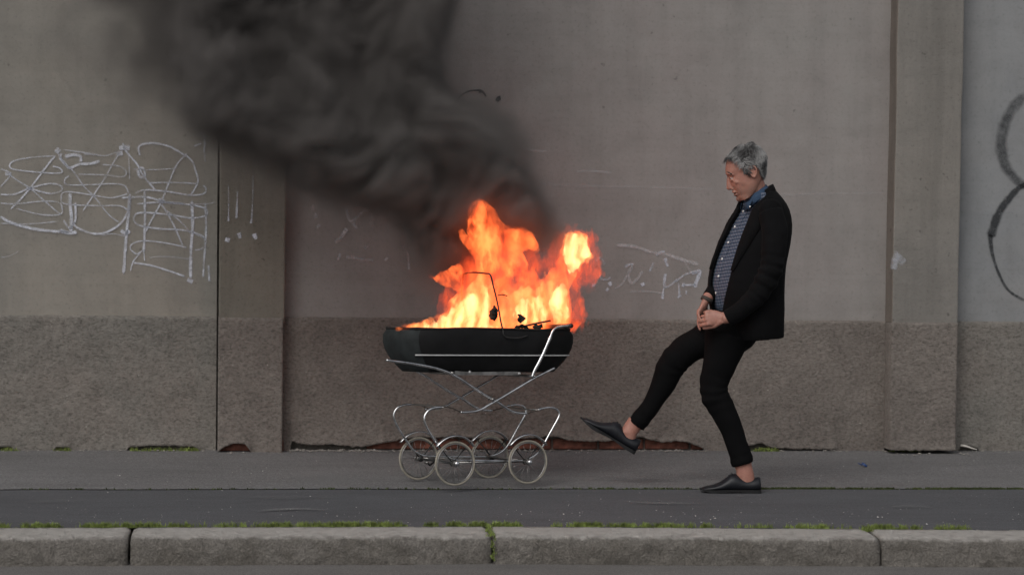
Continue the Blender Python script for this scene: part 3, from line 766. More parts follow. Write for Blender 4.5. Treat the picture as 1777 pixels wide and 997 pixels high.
# wheels
def wheel(u, v, px, py):
    wr = bpy.data.objects.new("wheel", None); COL.objects.link(wr); wr.parent = pram; wr.location = (u, v, WR)
    sg = 1 if v > 0 else -1
    c = lambda r, y, n=48: [Vector((r*math.cos(2*math.pi*k/n), y, r*math.sin(2*math.pi*k/n))) for k in range(n)]
    part(G().tube(c(WR-.0055, 0), .0058, 8, up=(0,1,0), closed=True), "tyre", M_tyre, wr)
    part(G().tube(c(WR-.0135, 0), .0035, 6, up=(0,1,0), flat=1.5, closed=True), "rim", M_steel, wr)
    part(G().tube([(0,-.02,0),(0,-.016,0),(0,.016,0),(0,.02,0)], [.008,.014,.014,.008], 14), "hub", M_steel, wr)
    part(G().tube([(0,sg*.018,0),(0,sg*.028,0),(0,sg*.032,0)], [.0135,.013,.006], 16), "hub_cap", M_chrome, wr)
    if v not in spm:
        g = G().tube([(0,0,.012),(0,0,WR-.014)], .00085, 5); m0 = mesh("spoke", g.v, g.f); m0.materials.append(M_steel); spm[v] = m0
    for k in range(16):
        o = bpy.data.objects.new("spoke", spm[v]); COL.objects.link(o); o.parent = wr
        o.rotation_euler = (0, 2*math.pi*(k+.3)/16, 0); o.location = (0, .006*(1 if k % 2 else -1), 0)
    return wr
spm = {}
for sv in (-1, 1):
    for su in (-1, 1):
        u, v = su*WB/2, sv*TR/2; wheel(u, v, 0, 0)
        # mudguard: a curved chrome blade over the wheel
        g = G(); rings = []; A0, A1 = (38, 142)
        for k in range(25):
            a = R_(A0+(A1-A0)*k/24); r = WR+.024+.005*math.sin(math.pi*k/24); hw = .022*(.55+.45*math.sin(math.pi*k/24)**.5)
            ring = []
            for (yy, dr) in ((-1, -.005), (-.5, .001), (0, .003), (.5, .001), (1, -.005), (.5, -.001), (0, .001), (-.5, -.001)):
                ring.append((u+(r+dr)*math.cos(a), v+hw*yy, WR+(r+dr)*math.sin(a)))
            rings.append(ring)
        part(g.rings(rings), "mudguard", M_chrome, fix=True)
        # stays from the hub to the mudguard ends and the sprung frame
        vi = v-sv*.022
        for a in (48, 132):
            r = WR+.018; part(G().tube([(u, vi, WR), (u+r*.5*math.cos(R_(a)), vi-sv*.004, WR+r*.5*math.sin(R_(a))), (u+r*math.cos(R_(a)), vi+sv*.006, WR+r*math.sin(R_(a)))], .0028, 6), "stay", M_black)
        part(G().ell((u, vi-sv*.004, WR), (.017, .008, .015), None, 12, 8), "bearing", M_black)
for su in (-1, 1):
    part(G().tube([(su*WB/2, -TR/2, WR), (su*WB/2, TR/2, WR)], .0058, 8), "axle", M_black)
    part(G().tube([(su*WB/2*.82, -TR/2+.03, WR+.008), (su*WB/2*.82, TR/2-.03, WR+.008)], .0045, 8), "cross_tube", M_steel)
for sv in (-1, 1):
    part(G().tube([(-WB/2, sv*(TR/2-.03), WR+.001), (WB/2, sv*(TR/2-.03), WR+.001)], .0052, 8), "side_rail", M_steel)
    for uu in (-.11, .11):
        part(G().tube([(uu, sv*(TR/2-.03), WR+.0), (uu, sv*(TR/2-.03), WR+.016)], .005, 8), "clip", M_black)
# foot brake at the front
g = G().tube([(-.26, -.02, WR-.005), (-.235, -.0, WR-.02), (-.2, .01, WR)], .005, 8); part(g, "brake_lever", M_black)
part(G().ell((-.262, -.02, WR-.005), (.011, .018, .009), None, 12, 8), "brake_pedal", M_steel)

# ------------------------------------------------------------------ fire and smoke: lens-like bodies with real thickness, filled with volume
def field(polys, to_local, g, pad):
    """polys: (photo outline, weight, blur in m). Returns grid x, z and height field"""
    LP = [([to_local(*p) for p in P], w_, s_) for P, w_, s_ in polys]
    xs = [p[0] for P, _, _ in LP for p in P]; zs = [p[1] for P, _, _ in LP for p in P]
    x0, x1, z0, z1 = min(xs)-pad, max(xs)+pad, min(zs)-pad, max(zs)+pad
    nx, nz_ = int((x1-x0)/g)+1, int((z1-z0)/g)+1
    X, Z = np.meshgrid(x0+g*np.arange(nx), z0+g*np.arange(nz_), indexing='ij'); Hf = np.zeros_like(X)
    for P, w_, s_ in LP:
        m = np.zeros_like(X, bool); n = len(P)
        for i in range(n):
            (ax, az_), (bx, bz) = P[i], P[(i+1) % n]
            if az_ == bz: continue
            c = ((az_ > Z) != (bz > Z)) & (X < (bx-ax)*(Z-az_)/(bz-az_)+ax); m ^= c
        m = m.astype(float)
        r = max(1, int(3*s_/g)); k = np.exp(-.5*(np.arange(-r, r+1)*g/s_)**2); k /= k.sum()
        m = np.apply_along_axis(lambda q: np.convolve(q, k, 'same'), 0, m); m = np.apply_along_axis(lambda q: np.convolve(q, k, 'same'), 1, m)
        Hf += w_*m
    return X, Z, Hf
def lens(name, polys, to_local, g, pad, thick, eps, mat, parent, bulge, y0=0, power=1.0, lump=0, ragged=0):
    X, Z, Hf = field(polys, to_local, g, pad)
    if ragged:
        for i, j in zip(*np.nonzero((Hf > .01) & (Hf < .98))):
            x, z = X[i, j], Z[i, j]; wv = .02*noise.noise(Vector((x*9, 0, z*9+5)))
            n_ = noise.noise(Vector(((x+wv)*46, y0*20, z*15)))+.6*noise.noise(Vector(((x+wv)*100, y0*20, z*34)))
            Hf[i, j] += ragged*n_*min(1, 2.2*(1-Hf[i, j])) 
    Hf = np.clip(Hf, 0, 1.3)**power
    nx, nz_ = X.shape; idF = -np.ones((nx, nz_), int); idB = idF.copy(); vs, fs = [], []
    ins = Hf > eps
    cell = ins[:-1, :-1] & ins[1:, :-1] & ins[:-1, 1:] & ins[1:, 1:]
    use = np.zeros_like(ins); use[:-1, :-1] |= cell; use[1:, :-1] |= cell; use[:-1, 1:] |= cell; use[1:, 1:] |= cell
    for i, j in zip(*np.nonzero(use)):
        x, z, h = X[i, j], Z[i, j], (Hf[i, j]-eps)*thick
        cy = y0+bulge*noise.noise(Vector((x*3/(thick*8), z*3/(thick*8), y0*9)))*min(1, Hf[i, j])
        h = max(h, thick*.01)
        if lump:
            q_ = Vector((x, 0, z)); wv = Vector((noise.noise(q_*2.1), 0, noise.noise(q_*2.1+Vector((9, 0, 0)))))*.25
            h *= 1+lump*(noise.noise((q_+wv)*2.6)+.5*noise.noise((q_+wv)*6.0)+.28*noise.noise((q_+wv)*13.0))
        h1 = h*(1+.35*noise.noise(Vector((x/(thick*1.2), 3, z/(thick*1.2))))); h2 = h*(1+.35*noise.noise(Vector((x/(thick*1.2), 11, z/(thick*1.2)))))
        idF[i, j] = len(vs); vs.append((x, cy-h1, z)); idB[i, j] = len(vs); vs.append((x, cy+h2, z))
    for i, j in zip(*np.nonzero(cell)):
        a, b, c, d = idF[i,j], idF[i+1,j], idF[i+1,j+1], idF[i,j+1]; fs.append((a,b,c,d))
        a, b, c, d = idB[i,j], idB[i+1,j], idB[i+1,j+1], idB[i,j+1]; fs.append((d,c,b,a))
        for (di, dj, p, q) in ((0,-1,(i,j),(i+1,j)), (0,1,(i+1,j+1),(i,j+1)), (-1,0,(i,j+1),(i,j)), (1,0,(i+1,j),(i+1,j+1))):
            ii, jj = i+di, j+dj
            if ii < 0 or jj < 0 or ii >= nx-1 or jj >= nz_-1 or not cell[ii, jj]:
                fs.append((idF[q], idF[p], idB[p], idB[q]))
    o = link(name, mesh(name, vs, fs), mat, parent)
    return o
def flame_mat(name, k, low, mid, high, seed, scale=1.0, cut=.42, gain=1.0):
    m = bpy.data.materials.new(name); m.use_nodes = True; t = m.node_tree; t.nodes.clear()
    out = N(t, 'ShaderNodeOutputMaterial'); em = N(t, 'ShaderNodeEmission')
    tc = N(t, 'ShaderNodeTexCoord'); mp = N(t, 'ShaderNodeMapping'); mp.inputs['Location'].default_value = (seed, 0, seed*1.3)
    t.links.new(tc.outputs['Object'], mp.inputs[0])
    # warp, then stretch upwards: licking tongues
    wn = N(t, 'ShaderNodeTexNoise'); wn.inputs['Scale'].default_value = 7*scale; wn.inputs['Detail'].default_value = 3
    t.links.new(mp.outputs[0], wn.inputs['Vector'])
    sub = N(t, 'ShaderNodeVectorMath', operation='SUBTRACT'); t.links.new(wn.outputs['Color'], sub.inputs[0]); sub.inputs[1].default_value = (.5, .5, .5)
    mul = N(t, 'ShaderNodeVectorMath', operation='MULTIPLY'); t.links.new(sub.outputs[0], mul.inputs[0]); mul.inputs[1].default_value = (.09, .05, .16)
    add = N(t, 'ShaderNodeVectorMath', operation='ADD'); t.links.new(mp.outputs[0], add.inputs[0]); t.links.new(mul.outputs[0], add.inputs[1])
    n1 = nz(t, 11*scale, 5, .62, .7, add.outputs[0], (1.9, .12, .5)); n2 = nz(t, 42*scale, 4, .65, 1.0, add.outputs[0], (1.7, .08, .3))
    s = mth(t, 'ADD', mth(t, 'MULTIPLY', n1, .68), mth(t, 'MULTIPLY', n2, .32))
    f = ramp(t, s, [(cut-.08, 0.015), (cut, .1), (cut+.07, .5), (cut+.14, 1.2)])
    colr = ramp(t, s, [(cut-.05, low), (cut+.05, mid), (cut+.16, high)])
    t.links.new(colr, em.inputs[0]); t.links.new(mth(t, 'MULTIPLY', f, k*gain), em.inputs[1])
    ab = N(t, 'ShaderNodeVolumeAbsorption'); ab.inputs['Color'].default_value = (.25, .12, .08, 1)
    t.links.new(mth(t, 'MULTIPLY', f, 9.0), ab.inputs['Density'])
    sm = N(t, 'ShaderNodeAddShader'); t.links.new(em.outputs[0], sm.inputs[0]); t.links.new(ab.outputs[0], sm.inputs[1]); t.links.new(sm.outputs[0], out.inputs['Volume'])
    m.cycles.volume_step_rate = .35
    return m
LOW, MID, HIGH = (1, .11, .022), (1, .22, .045), (1, .43, .15)
F_red  = flame_mat("deep_red_flame", 14, (1,.055,.014), (1,.085,.02), (1,.13,.034), 3.1, 1.0, .47)
F_or   = flame_mat("orange_flame", 27, (1,.085,.018), (1,.13,.028), (1,.2,.05), 7.7, 1.0, .45)
F_yel  = flame_mat("yellow_flame", 25, (1,.12,.026), (1,.22,.055), (1,.36,.11), 1.9, 1.0, .45)
F_yel2 = flame_mat("pale_yellow_flame", 44, (1,.16,.036), (1,.34,.1), (1,.52,.22), 5.3, .9, .40)
FM = PM.copy()
fire = link("fire", None); fire.matrix_world = FM
tag(fire, "bright orange and yellow flames leaping out of the pram", "fire")
def fl(v): return lambda px, py: (lambda q: (q.x, q.z))(on_plane(px, py, 1, v, FM))
def flame(polys, v, thick, mat, bulge=.03, power=1.0, lab=None):
    o = lens("flame", polys, fl(v), .005, .05, thick, .09, mat, fire, bulge, v, power, ragged=.5)
    if lab: o['label'] = lab
    return o
# dull red body
flame([([(760,560),(765,520),(790,480),(812,440),(842,410),(886,402),(924,426),(934,455),(951,440),(965,412),(984,400),(1022,405),(1036,436),(1040,470),(1028,494),(1002,500),(1004,530),(1012,560),(985,576),(870,584),(770,584)], .9, .02)], .05, .075, F_red, .03, lab="dull red body of the fire")
# tall orange lobe
flame([([(799,392),(805,404),(814,416),(823,420),(819,405),(815,385),(815,362),(822,350),(834,345),(846,356),(856,366),(866,384),(878,395),(891,398),(906,396),(918,402),(926,418),(934,438),(924,432),(914,430),(902,436),(912,460),(905,490),(880,480),(868,500),(850,470),(838,486),(830,470),(828,448),(820,436),(808,422),(801,408)], 1, .0065)], .02, .06, F_or, .02, lab="tall orange tongue")
# left tail
flame([([(740,477),(757,481),(768,473),(783,464),(797,456),(806,470),(804,500),(796,506),(780,496),(767,495),(754,485)], 1, .006)], .04, .05, F_or, .02, lab="small orange tongue pointing left")
# mid orange veil
flame([([(800,500),(806,476),(830,466),(850,440),(880,450),(900,470),(925,470),(940,490),(975,450),(985,500),(990,540),(985,575),(870,580),(780,575),(775,545)], 1, .012)], .0, .05, F_or, .02)
# yellow base, left
flame([([(688,570),(702,568),(714,563),(728,563),(740,556),(752,551),(764,547),(773,541),(783,522),(796,508),(812,502),(824,488),(834,474),(846,480),(854,494),(862,515),(866,535),(872,560),(878,585),(720,585),(712,573)], 1, .0065)], -.06, .045, F_yel, .015, lab="yellow flames over the front of the tub")
# yellow right column
flame([([(985,402),(998,404),(1016,408),(1020,424),(1018,438),(1027,443),(1017,452),(1006,459),(1000,472),(990,490),(984,503),(985,530),(984,552),(982,568),(975,577),(870,583),(867,545),(868,512),(878,500),(894,507),(912,498),(930,504),(945,492),(960,484),(972,462),(974,440),(978,420)], 1, .0085)], -.02, .042, F_yel, .015, lab="yellow column at the handle end")
flame([([(986,404),(1000,405),(1015,410),(1018,430),(1026,443),(1012,451),(1002,462),(996,474),(988,470),(982,450),(980,425)], 1, .007), ([(962,505),(982,490),(983,520),(984,550),(978,562),(962,556),(955,530)], .9, .007), ([(905,520),(935,512),(950,535),(945,562),(900,560),(890,540)], .6, .009)], -.05, .032, F_yel2, .01, lab="almost white flame at the handle end")
flame([([(775,548),(786,535),(800,525),(815,512),(826,508),(838,500),(848,510),(852,540),(845,560),(860,570),(850,582),(740,582),(735,565),(755,560)], .8, .009)], -.09, .03, F_yel2, .01)
flame([([(686,572),(697,566),(712,561),(728,562),(740,554),(752,550),(763,545),(775,541),(790,548),(800,560),(800,582),(722,580),(712,573),(698,572)], 1, .005)], -.1, .05, F_yel, .008, lab="low tail of flame running along the rim")
flame([([(818,420),(812,400),(819,372),(829,352),(835,346),(841,360),(838,380),(846,372),(853,392),(850,415),(862,408),(868,430),(860,450),(846,430),(836,450),(828,432)], 1, .006)], -.02, .045, F_or, .01, lab="sharp orange tip at the top of the fire")
flame([([(872,392),(893,400),(905,396),(921,410),(931,436),(915,426),(896,418),(884,410)], 1, .006)], -.02, .035, F_or, .01)
flame([([(990,404),(1004,403),(1017,412),(1016,430),(1004,420),(994,430)], .6, .006)], -.02, .035, F_or, .01, lab=None)
# loose licks at the right
flame([([(1003,470),(1018,456),(1034,462),(1042,478),(1034,495),(1018,500),(1000,492)], .55, .013), ([(990,560),(1000,520),(1014,510),(1012,540),(1000,562),(985,572)], .5, .017)], .02, .05, F_red, .01)

# ------------------------------------------------------------------ smoke
def smoke_mat():
    m = bpy.data.materials.new("black_smoke"); m.use_nodes = True; t = m.node_tree; t.nodes.clear()
    out = N(t, 'ShaderNodeOutputMaterial'); pv = N(t, 'ShaderNodeVolumePrincipled')
    pv.inputs['Color'].default_value = (.31, .29, .28, 1); pv.inputs['Anisotropy'].default_value = .1
    tc = N(t, 'ShaderNodeTexCoord')
    wn = N(t, 'ShaderNodeTexNoise'); wn.inputs['Scale'].default_value = 2.2; wn.inputs['Detail'].default_value = 2
    t.links.new(tc.outputs['Object'], wn.inputs['Vector'])
    sub = N(t, 'ShaderNodeVectorMath', operation='SUBTRACT'); t.links.new(wn.outputs['Color'], sub.inputs[0]); sub.inputs[1].default_value = (.5, .5, .5)
    mul = N(t, 'ShaderNodeVectorMath', operation='MULTIPLY'); t.links.new(sub.outputs[0], mul.inputs[0]); mul.inputs[1].default_value = (.35, .35, .35)
    add = N(t, 'ShaderNodeVectorMath', operation='ADD'); t.links.new(tc.outputs['Object'], add.inputs[0]); t.links.new(mul.outputs[0], add.inputs[1])
    n1 = nz(t, 3.6, 6, .56, 0, add.outputs[0], (1, .8, 1.0))
    f = ramp(t, n1, [(.34, .3), (.47, .85), (.6, 1.7)])
    f2 = mth(t, 'MULTIPLY', f, SMOKE_D)
    t.links.new(f2, pv.inputs['Density']); t.links.new(pv.outputs[0], out.inputs['Volume'])
    m.cycles.volume_step_rate = .14
    return m
SMOKE_D = 9.0
SY = -1.24
def sl_(px, py): p = on_wall(px, py, SY); return (p.x, p.z)
core = [(300,-560),(785,-560),(778,-100),(768,0),(757,60),(755,110),(765,158),(800,190),(846,206),(885,236),(908,268),(903,308),(920,340),(934,372),(915,392),(880,396),(840,385),(812,400),(790,430),(750,420),(700,385),(650,350),(590,330),(530,308),(480,272),(415,238),(350,208),(318,160),(300,60),(280,-100)]
halo = [(130,-560),(790,-560),(775,0),(765,110),(855,210),(910,250),(915,330),(955,372),(968,405),(940,430),(860,430),(800,470),(755,470),(700,430),(600,385),(510,345),(430,300),(370,250),(290,190),(230,110),(180,30),(140,-100)]
faint = [(80,-560),(500,-560),(500,300),(360,245),(270,205),(200,150),(140,60),(100,-50)]
join = [(780,340),(840,330),(920,345),(965,385),(975,415),(930,425),(870,395),(820,380),(800,420),(770,470),(745,440)]
low = [(700,360),(800,370),(830,420),(800,480),(760,520),(735,500),(700,440)]
smoke = lens("smoke", [(core, .82, .058), (halo, .12, .1), (faint, .14, .17), (low, .2, .06), (join, .3, .05)], sl_, .025, .5, .34, .012, smoke_mat(), None, .16, SY, lump=.5)
tag(smoke, "thick black smoke billowing up and left from the burning pram", "smoke", kind='stuff')
smoke.data.polygons.foreach_set('use_smooth', [True]*len(smoke.data.polygons))
# ------------------------------------------------------------------ the man
FP = on_ground(1267, 853.5); CAMROT = Matrix.Rotation(-R_(YAW), 4, 'Z')
MM = Matrix.Translation((FP.x, FP.y, 0.0)) @ CAMROT
def mp(px, py, dy=0.0): return on_plane(px, py, 1, dy, MM)
man = link("person", None); man.matrix_world = MM
tag(man, "grey-haired man in a black jacket kicking one leg out towards the pram", "person")
def fabric(name, col, fuzz=.15, scale=300):
    m, t, b = newmat(name)
    n = nz(t, scale, 3, .7); big = nz(t, 9, 4, .6)
    c = mix(t, 1., col, ramp(t, big, [(.3, .75), (.7, 1.3)]), 'MULTIPLY')
    c = mix(t, .7, c, ramp(t, n, [(.3, .6), (.7, 1.4)]), 'MULTIPLY')
    t.links.new(c, b.inputs['Base Color']); b.inputs['Roughness'].default_value = .9; b.inputs['Specular IOR Level'].default_value = .12
    b.inputs['Sheen Weight'].default_value = fuzz; b.inputs['Sheen Roughness'].default_value = .5
    bump(t, b, n, .3, .001); return m
M_jacket = fabric("black_wool", (.0042,.0042,.0048), .01)
M_trous  = fabric("black_cotton", (.003,.003,.0034), 0)
def skinmat():
    m, t, b = newmat("skin")
    c = mix(t, ramp(t, nz(t, 14, 4, .6), [(.35, 0.), (.65, 1.)]), (.36,.165,.125), (.42,.21,.16))
    c = mix(t, .5, c, ramp(t, nz(t, 90, 3, .6), [(.3, .82), (.7, 1.12)]), 'MULTIPLY')
    at = N(t, 'ShaderNodeAttribute', attribute_name='stubble_shade')
    c = mix(t, at.outputs['Fac'], c, (.13,.075,.055))
    t.links.new(c, b.inputs['Base Color']); b.inputs['Roughness'].default_value = .55
    b.inputs['Subsurface Weight'].default_value = .08; b.inputs['Subsurface Scale'].default_value = .01
    bump(t, b, nz(t, 220, 3, .6), .25, .0012); return m
M_skin = skinmat()
def shirtmat():
    m, t, b = newmat("striped_shirt_cloth")
    tc = N(t, 'ShaderNodeTexCoord'); mp_ = N(t, 'ShaderNodeMapping'); mp_.inputs['Rotation'].default_value = (0, R_(14), 0)
    t.links.new(tc.outputs['Object'], mp_.inputs[0])
    wv = N(t, 'ShaderNodeTexWave'); wv.bands_direction = 'Z'; wv.inputs['Scale'].default_value = 21; wv.inputs['Distortion'].default_value = 1.2; wv.inputs['Detail'].default_value = 3; wv.inputs['Detail Scale'].default_value = 2
    t.links.new(mp_.outputs[0], wv.inputs['Vector'])
    c = ramp(t, wv.outputs['Fac'], [(.2, (.028,.045,.08)), (.55, (.075,.1,.15)), (.9, (.115,.13,.17))])
    w2 = N(t, 'ShaderNodeTexWave'); w2.bands_direction = 'X'; w2.inputs['Scale'].default_value = 30; w2.inputs['Distortion'].default_value = .8; t.links.new(mp_.outputs[0], w2.inputs['Vector'])
    c = mix(t, .5, c, ramp(t, w2.outputs['Fac'], [(.2, .65), (.8, 1.3)]), 'MULTIPLY')
    c = mix(t, .7, c, ramp(t, nz(t, 120, 3, .7), [(.3, .6), (.7, 1.35)]), 'MULTIPLY')
    t.links.new(c, b.inputs['Base Color']); b.inputs['Roughness'].default_value = .85
    bump(t, b, nz(t, 16, 4, .6), .5, .01); return m
M_shirt = shirtmat()
M_collar = fabric("blue_collar_cloth", (.035,.06,.105), .05)
M_btn = simple("white_button", (.75,.75,.74), .35)
M_shoe = simple("navy_leather", (.005,.006,.0095), .45, 0, .3, 30)
M_sole = simple("black_sole", (.005,.005,.006), .8, 0, .3, 60)
M_hair = None

# --- head frame: the head is bent forward
TAU = R_(24); HU = Vector((-math.sin(TAU), 0, math.cos(TAU))); HF = Vector((-math.cos(TAU), 0, -math.sin(TAU))); HS = Vector((0, 1, 0))
HDY = .085; HO = mp(1295, 297, HDY)
def fh(px, py): d = mp(px, py, HDY)-HO; return d.dot(HF), d.dot(HU)
def hpnt(f, h, y): return HO+HF*f+HU*h+HS*y
front = sorted([fh(*p)[::-1] for p in [(1286,254),(1275,260),(1266,270),(1260,283),(1258.5,293),(1259,300),(1261,304),(1264,309),(1266,316),(1268.5,323),(1272.5,329),(1275,333),(1276.5,337),(1279,340.5),(1280.5,344.5),(1286,349.5)]])
back = sorted([fh(*p)[::-1] for p in [(1300,251),(1313,257),(1322,268),(1326,282),(1326,294),(1324,306),(1321,316),(1318,326),(1312,334),(1300,344)]])
wid = [(-.172,.020),(-.158,.036),(-.14,.049),(-.12,.058),(-.095,.066),(-.06,.0715),(-.03,.076),(0,.080),(.03,.083),(.06,.081),(.085,.070),(.105,.054),(.12,.034),(.13,.014)]
def itp(T, h): return float(np.interp(h, [a for a, _ in T], [b for _, b in T]))
hmin, hmax = front[0][0]+.002, front[-1][0]-.001
hmax = max(hmax, back[-1][0]-.001)
def head_ring(h, n=36, off=0.0):
    ff, fb, w_ = itp(front, h), itp(back, h), itp(wid, h)
    top = max(0, min(1, (hmax-h)/.03)); ff = ff if top >= 1 else fb+(ff-fb)*(.5+.5*math.sqrt(top)); w_ *= math.sqrt(max(.02, top)) if top < 1 else 1
    fc = (ff*.42+fb*.58); out = []
    for k in range(n):
        t = 2*math.pi*k/n; c, s = math.cos(t), math.sin(t)
        a = (ff-fc) if c > 0 else (fc-fb)
        e = .82 if c > 0 else .9
        cc = math.copysign(abs(c)**(1.0 if c > 0 else .9), c)
        ss = math.copysign(abs(s)**e, s)
        # temples and cheeks narrow towards the face
        nar = 1-.14*max(0, c)**2
        out.append((fc+(a+off)*cc, (w_+off)*ss*nar))
    return out
body = G()
hs = np.linspace(hmin, hmax, 44)
body.rings([[hpnt(f, h, y) for f, y in head_ring(h)] for h in hs])
def q(px, py, dy=0): return mp(px, py, HDY+dy)
K = 1/360.
body.tube([q(1265.5,303), q(1265.2,308), q(1265.2,314), q(1265.6,320), q(1266.2,325)], [3.0*K, 3.8*K, 4.4*K, 5.0*K, 5.2*K], 12, flat=1.1)
body.ell(q(1266,325.8), (5.6*K, 5.0*K, 4.2*K))
for s in (-1, 1):
    body.ell(q(1272.5,326.5, s*.012), (5*K, 3.4*K, 4*K))
    body.tube([q(1261.5,301.5,s*.006), q(1262.2,300.8,s*.022), q(1266,301.5,s*.040), q(1272,304,s*.053)], [2.6*K,3.0*K,2.6*K,1.6*K], 8)   # brow ridge
    body.tube([q(1266.5,307.5,s*.017), q(1266.8,306.6,s*.029), q(1270.5,307.5,s*.042)], [2.4*K,3.0*K,2.3*K], 8)                                    # upper lid
    body.tube([q(1268,312,s*.018), q(1268.5,313,s*.031), q(1272,312,s*.044)], [1.6*K,2.4*K,1.5*K], 8)                                 # lower lid
    body.ell(q(1281,315, s*.044), (8*K, 5.5*K, 5*K))                                                                                    # cheekbone
    body.ell(q(1300,327, s*.05), (9*K, 4*K, 8*K))                                                                                     # jaw angle
    # ear: helix and lobe
    E0 = q(1306,298, s*.079)
    hel = [E0+HU*(a*K)+HF*(-b*K)+HS*(s*c*K) for a, b, c in ((-9,-2,1),(-5,-5,1),(0,-6,1.5),(6,-5,2),(10,-1,3.4),(10,4,4.6),(6,7,5),(0,7,4.6),(-6,4,3.6),(-10,0,2.2))]
    body.tube(catmull(hel, 3), 1.7*K, 8); body.ell(E0+HU*(-.002), (5.5*K, 2.4*K, 8.5*K), Matrix.Rotation(-TAU, 3, 'Y')); body.ell(E0+HU*(-9*K)+HS*(s*1.5*K), (3*K, 2*K, 3.4*K))
body.tube([q(1275,333.6,-.024), q(1273.2,333.3,-.012), q(1272.6,333.2,0), q(1273.2,333.3,.012), q(1275,333.6,.024)], [1*K,2.2*K,2.6*K,2.2*K,1*K], 8)
body.tube([q(1278,337.8,-.022), q(1276.4,338.0,-.011), q(1275.8,338.0,0), q(1276.4,338.0,.011), q(1278,337.8,.022)], [1*K,2.2*K,2.8*K,2.2*K,1*K], 8)
body.ell(q(1283,345), (6*K, 7*K, 5*K))
# neck, trunk and limbs under the clothes
body.tube([q(1306,315), q(1311,330), q(1316,345), q(1318,360)], [.054,.053,.048,.042], 20)
def cl(px, py, dy): return mp(px, py, dy)
body.tube([cl(1319,352,.09), cl(1322,372,.09), cl(1318,420,.09), cl(1308,470,.09), cl(1300,520,.09), cl(1284,565,.09)], [.05,.07,.085,.09,.09,.10], 16, flat=1.25)
SL_N = [(1337,368,-.085),(1344,400,-.115),(1343,436,-.145),(1336,474,-.16),(1313,512,-.155),(1286,538,-.14),(1262,552,-.125)]
SL_F = [(1306,364,.25),(1300,400,.285),(1290,440,.30),(1275,470,.27),(1252,492,.19),(1229,515,.105)]
body.tube([cl(*p) for p in SL_N]+[cl(1256,552.5,-.12)], [.045,.045,.042,.04,.034,.029,.026,.026], 14)
body.tube([cl(*p) for p in SL_F]+[cl(1225,521,.09)], [.045,.045,.04,.038,.033,.027,.026], 14)
ST = [((1222,588),(1304,570)),((1222,606),(1293,592)),((1219.5,630),(1280,627)),((1215.5,652),(1268.5,652)),((1213.5,672),(1264,672)),((1217,689),(1266,687)),((1228,707),(1275,703)),((1240,728),(1282.5,722)),((1251,750),(1289.5,743)),((1262,780),(1298,768)),((1267,797),(1303.5,784)),((1270,811),(1309,800))]
KI = [((1230,548),(1262,602)),((1211,563),(1232,619)),((1196,573),(1212,624)),((1181,583),(1196,634)),((1165,597),(1186,645)),((1152,611),(1179,655)),((1144,630),(1172,668)),((1138,648),(1165,682)),((1128,672),(1155,696)),((1114,697),(1142,714)),((1101,713),(1129,731)),((1090,727),(1117,747))]
def legpath(L, d0, d1, k=1.0):
    n = len(L); P = []; Rr = []
    for i, (a, b) in enumerate(L):
        dy = d0+(d1-d0)*i/(n-1)
        A = mp(*a, dy); B = mp(*b, dy); P.append((A+B)/2); Rr.append((A-B).length/2*k)
    return P, Rr
P, r_ = legpath(ST, .03, .0, .80); body.tube(P, r_, 14, flat=.92)
P, r_ = legpath(KI, .15, .17, .80); body.tube(P, r_, 14, flat=.92)
# ankles and feet
body.tube([cl(1288,800,0), cl(1291,812,0), cl(1293,822,0), cl(1296,834,0), cl(1295,842,0)], [.043,.041,.043,.040,.03], 16, flat=.8)
body.tube([cl(1298,838,0), cl(1280,838,0), cl(1264,841,0)], [.026,.024,.015], 12)
body.tube([cl(1104,731,.17), cl(1097,741,.17), cl(1091,750,.17), cl(1091,765,.17)], [.042,.041,.042,.032], 16, flat=.8)
body.tube([cl(1093,767,.17), cl(1078,762,.17), cl(1064,757,.17)], [.024,.022,.015], 12)
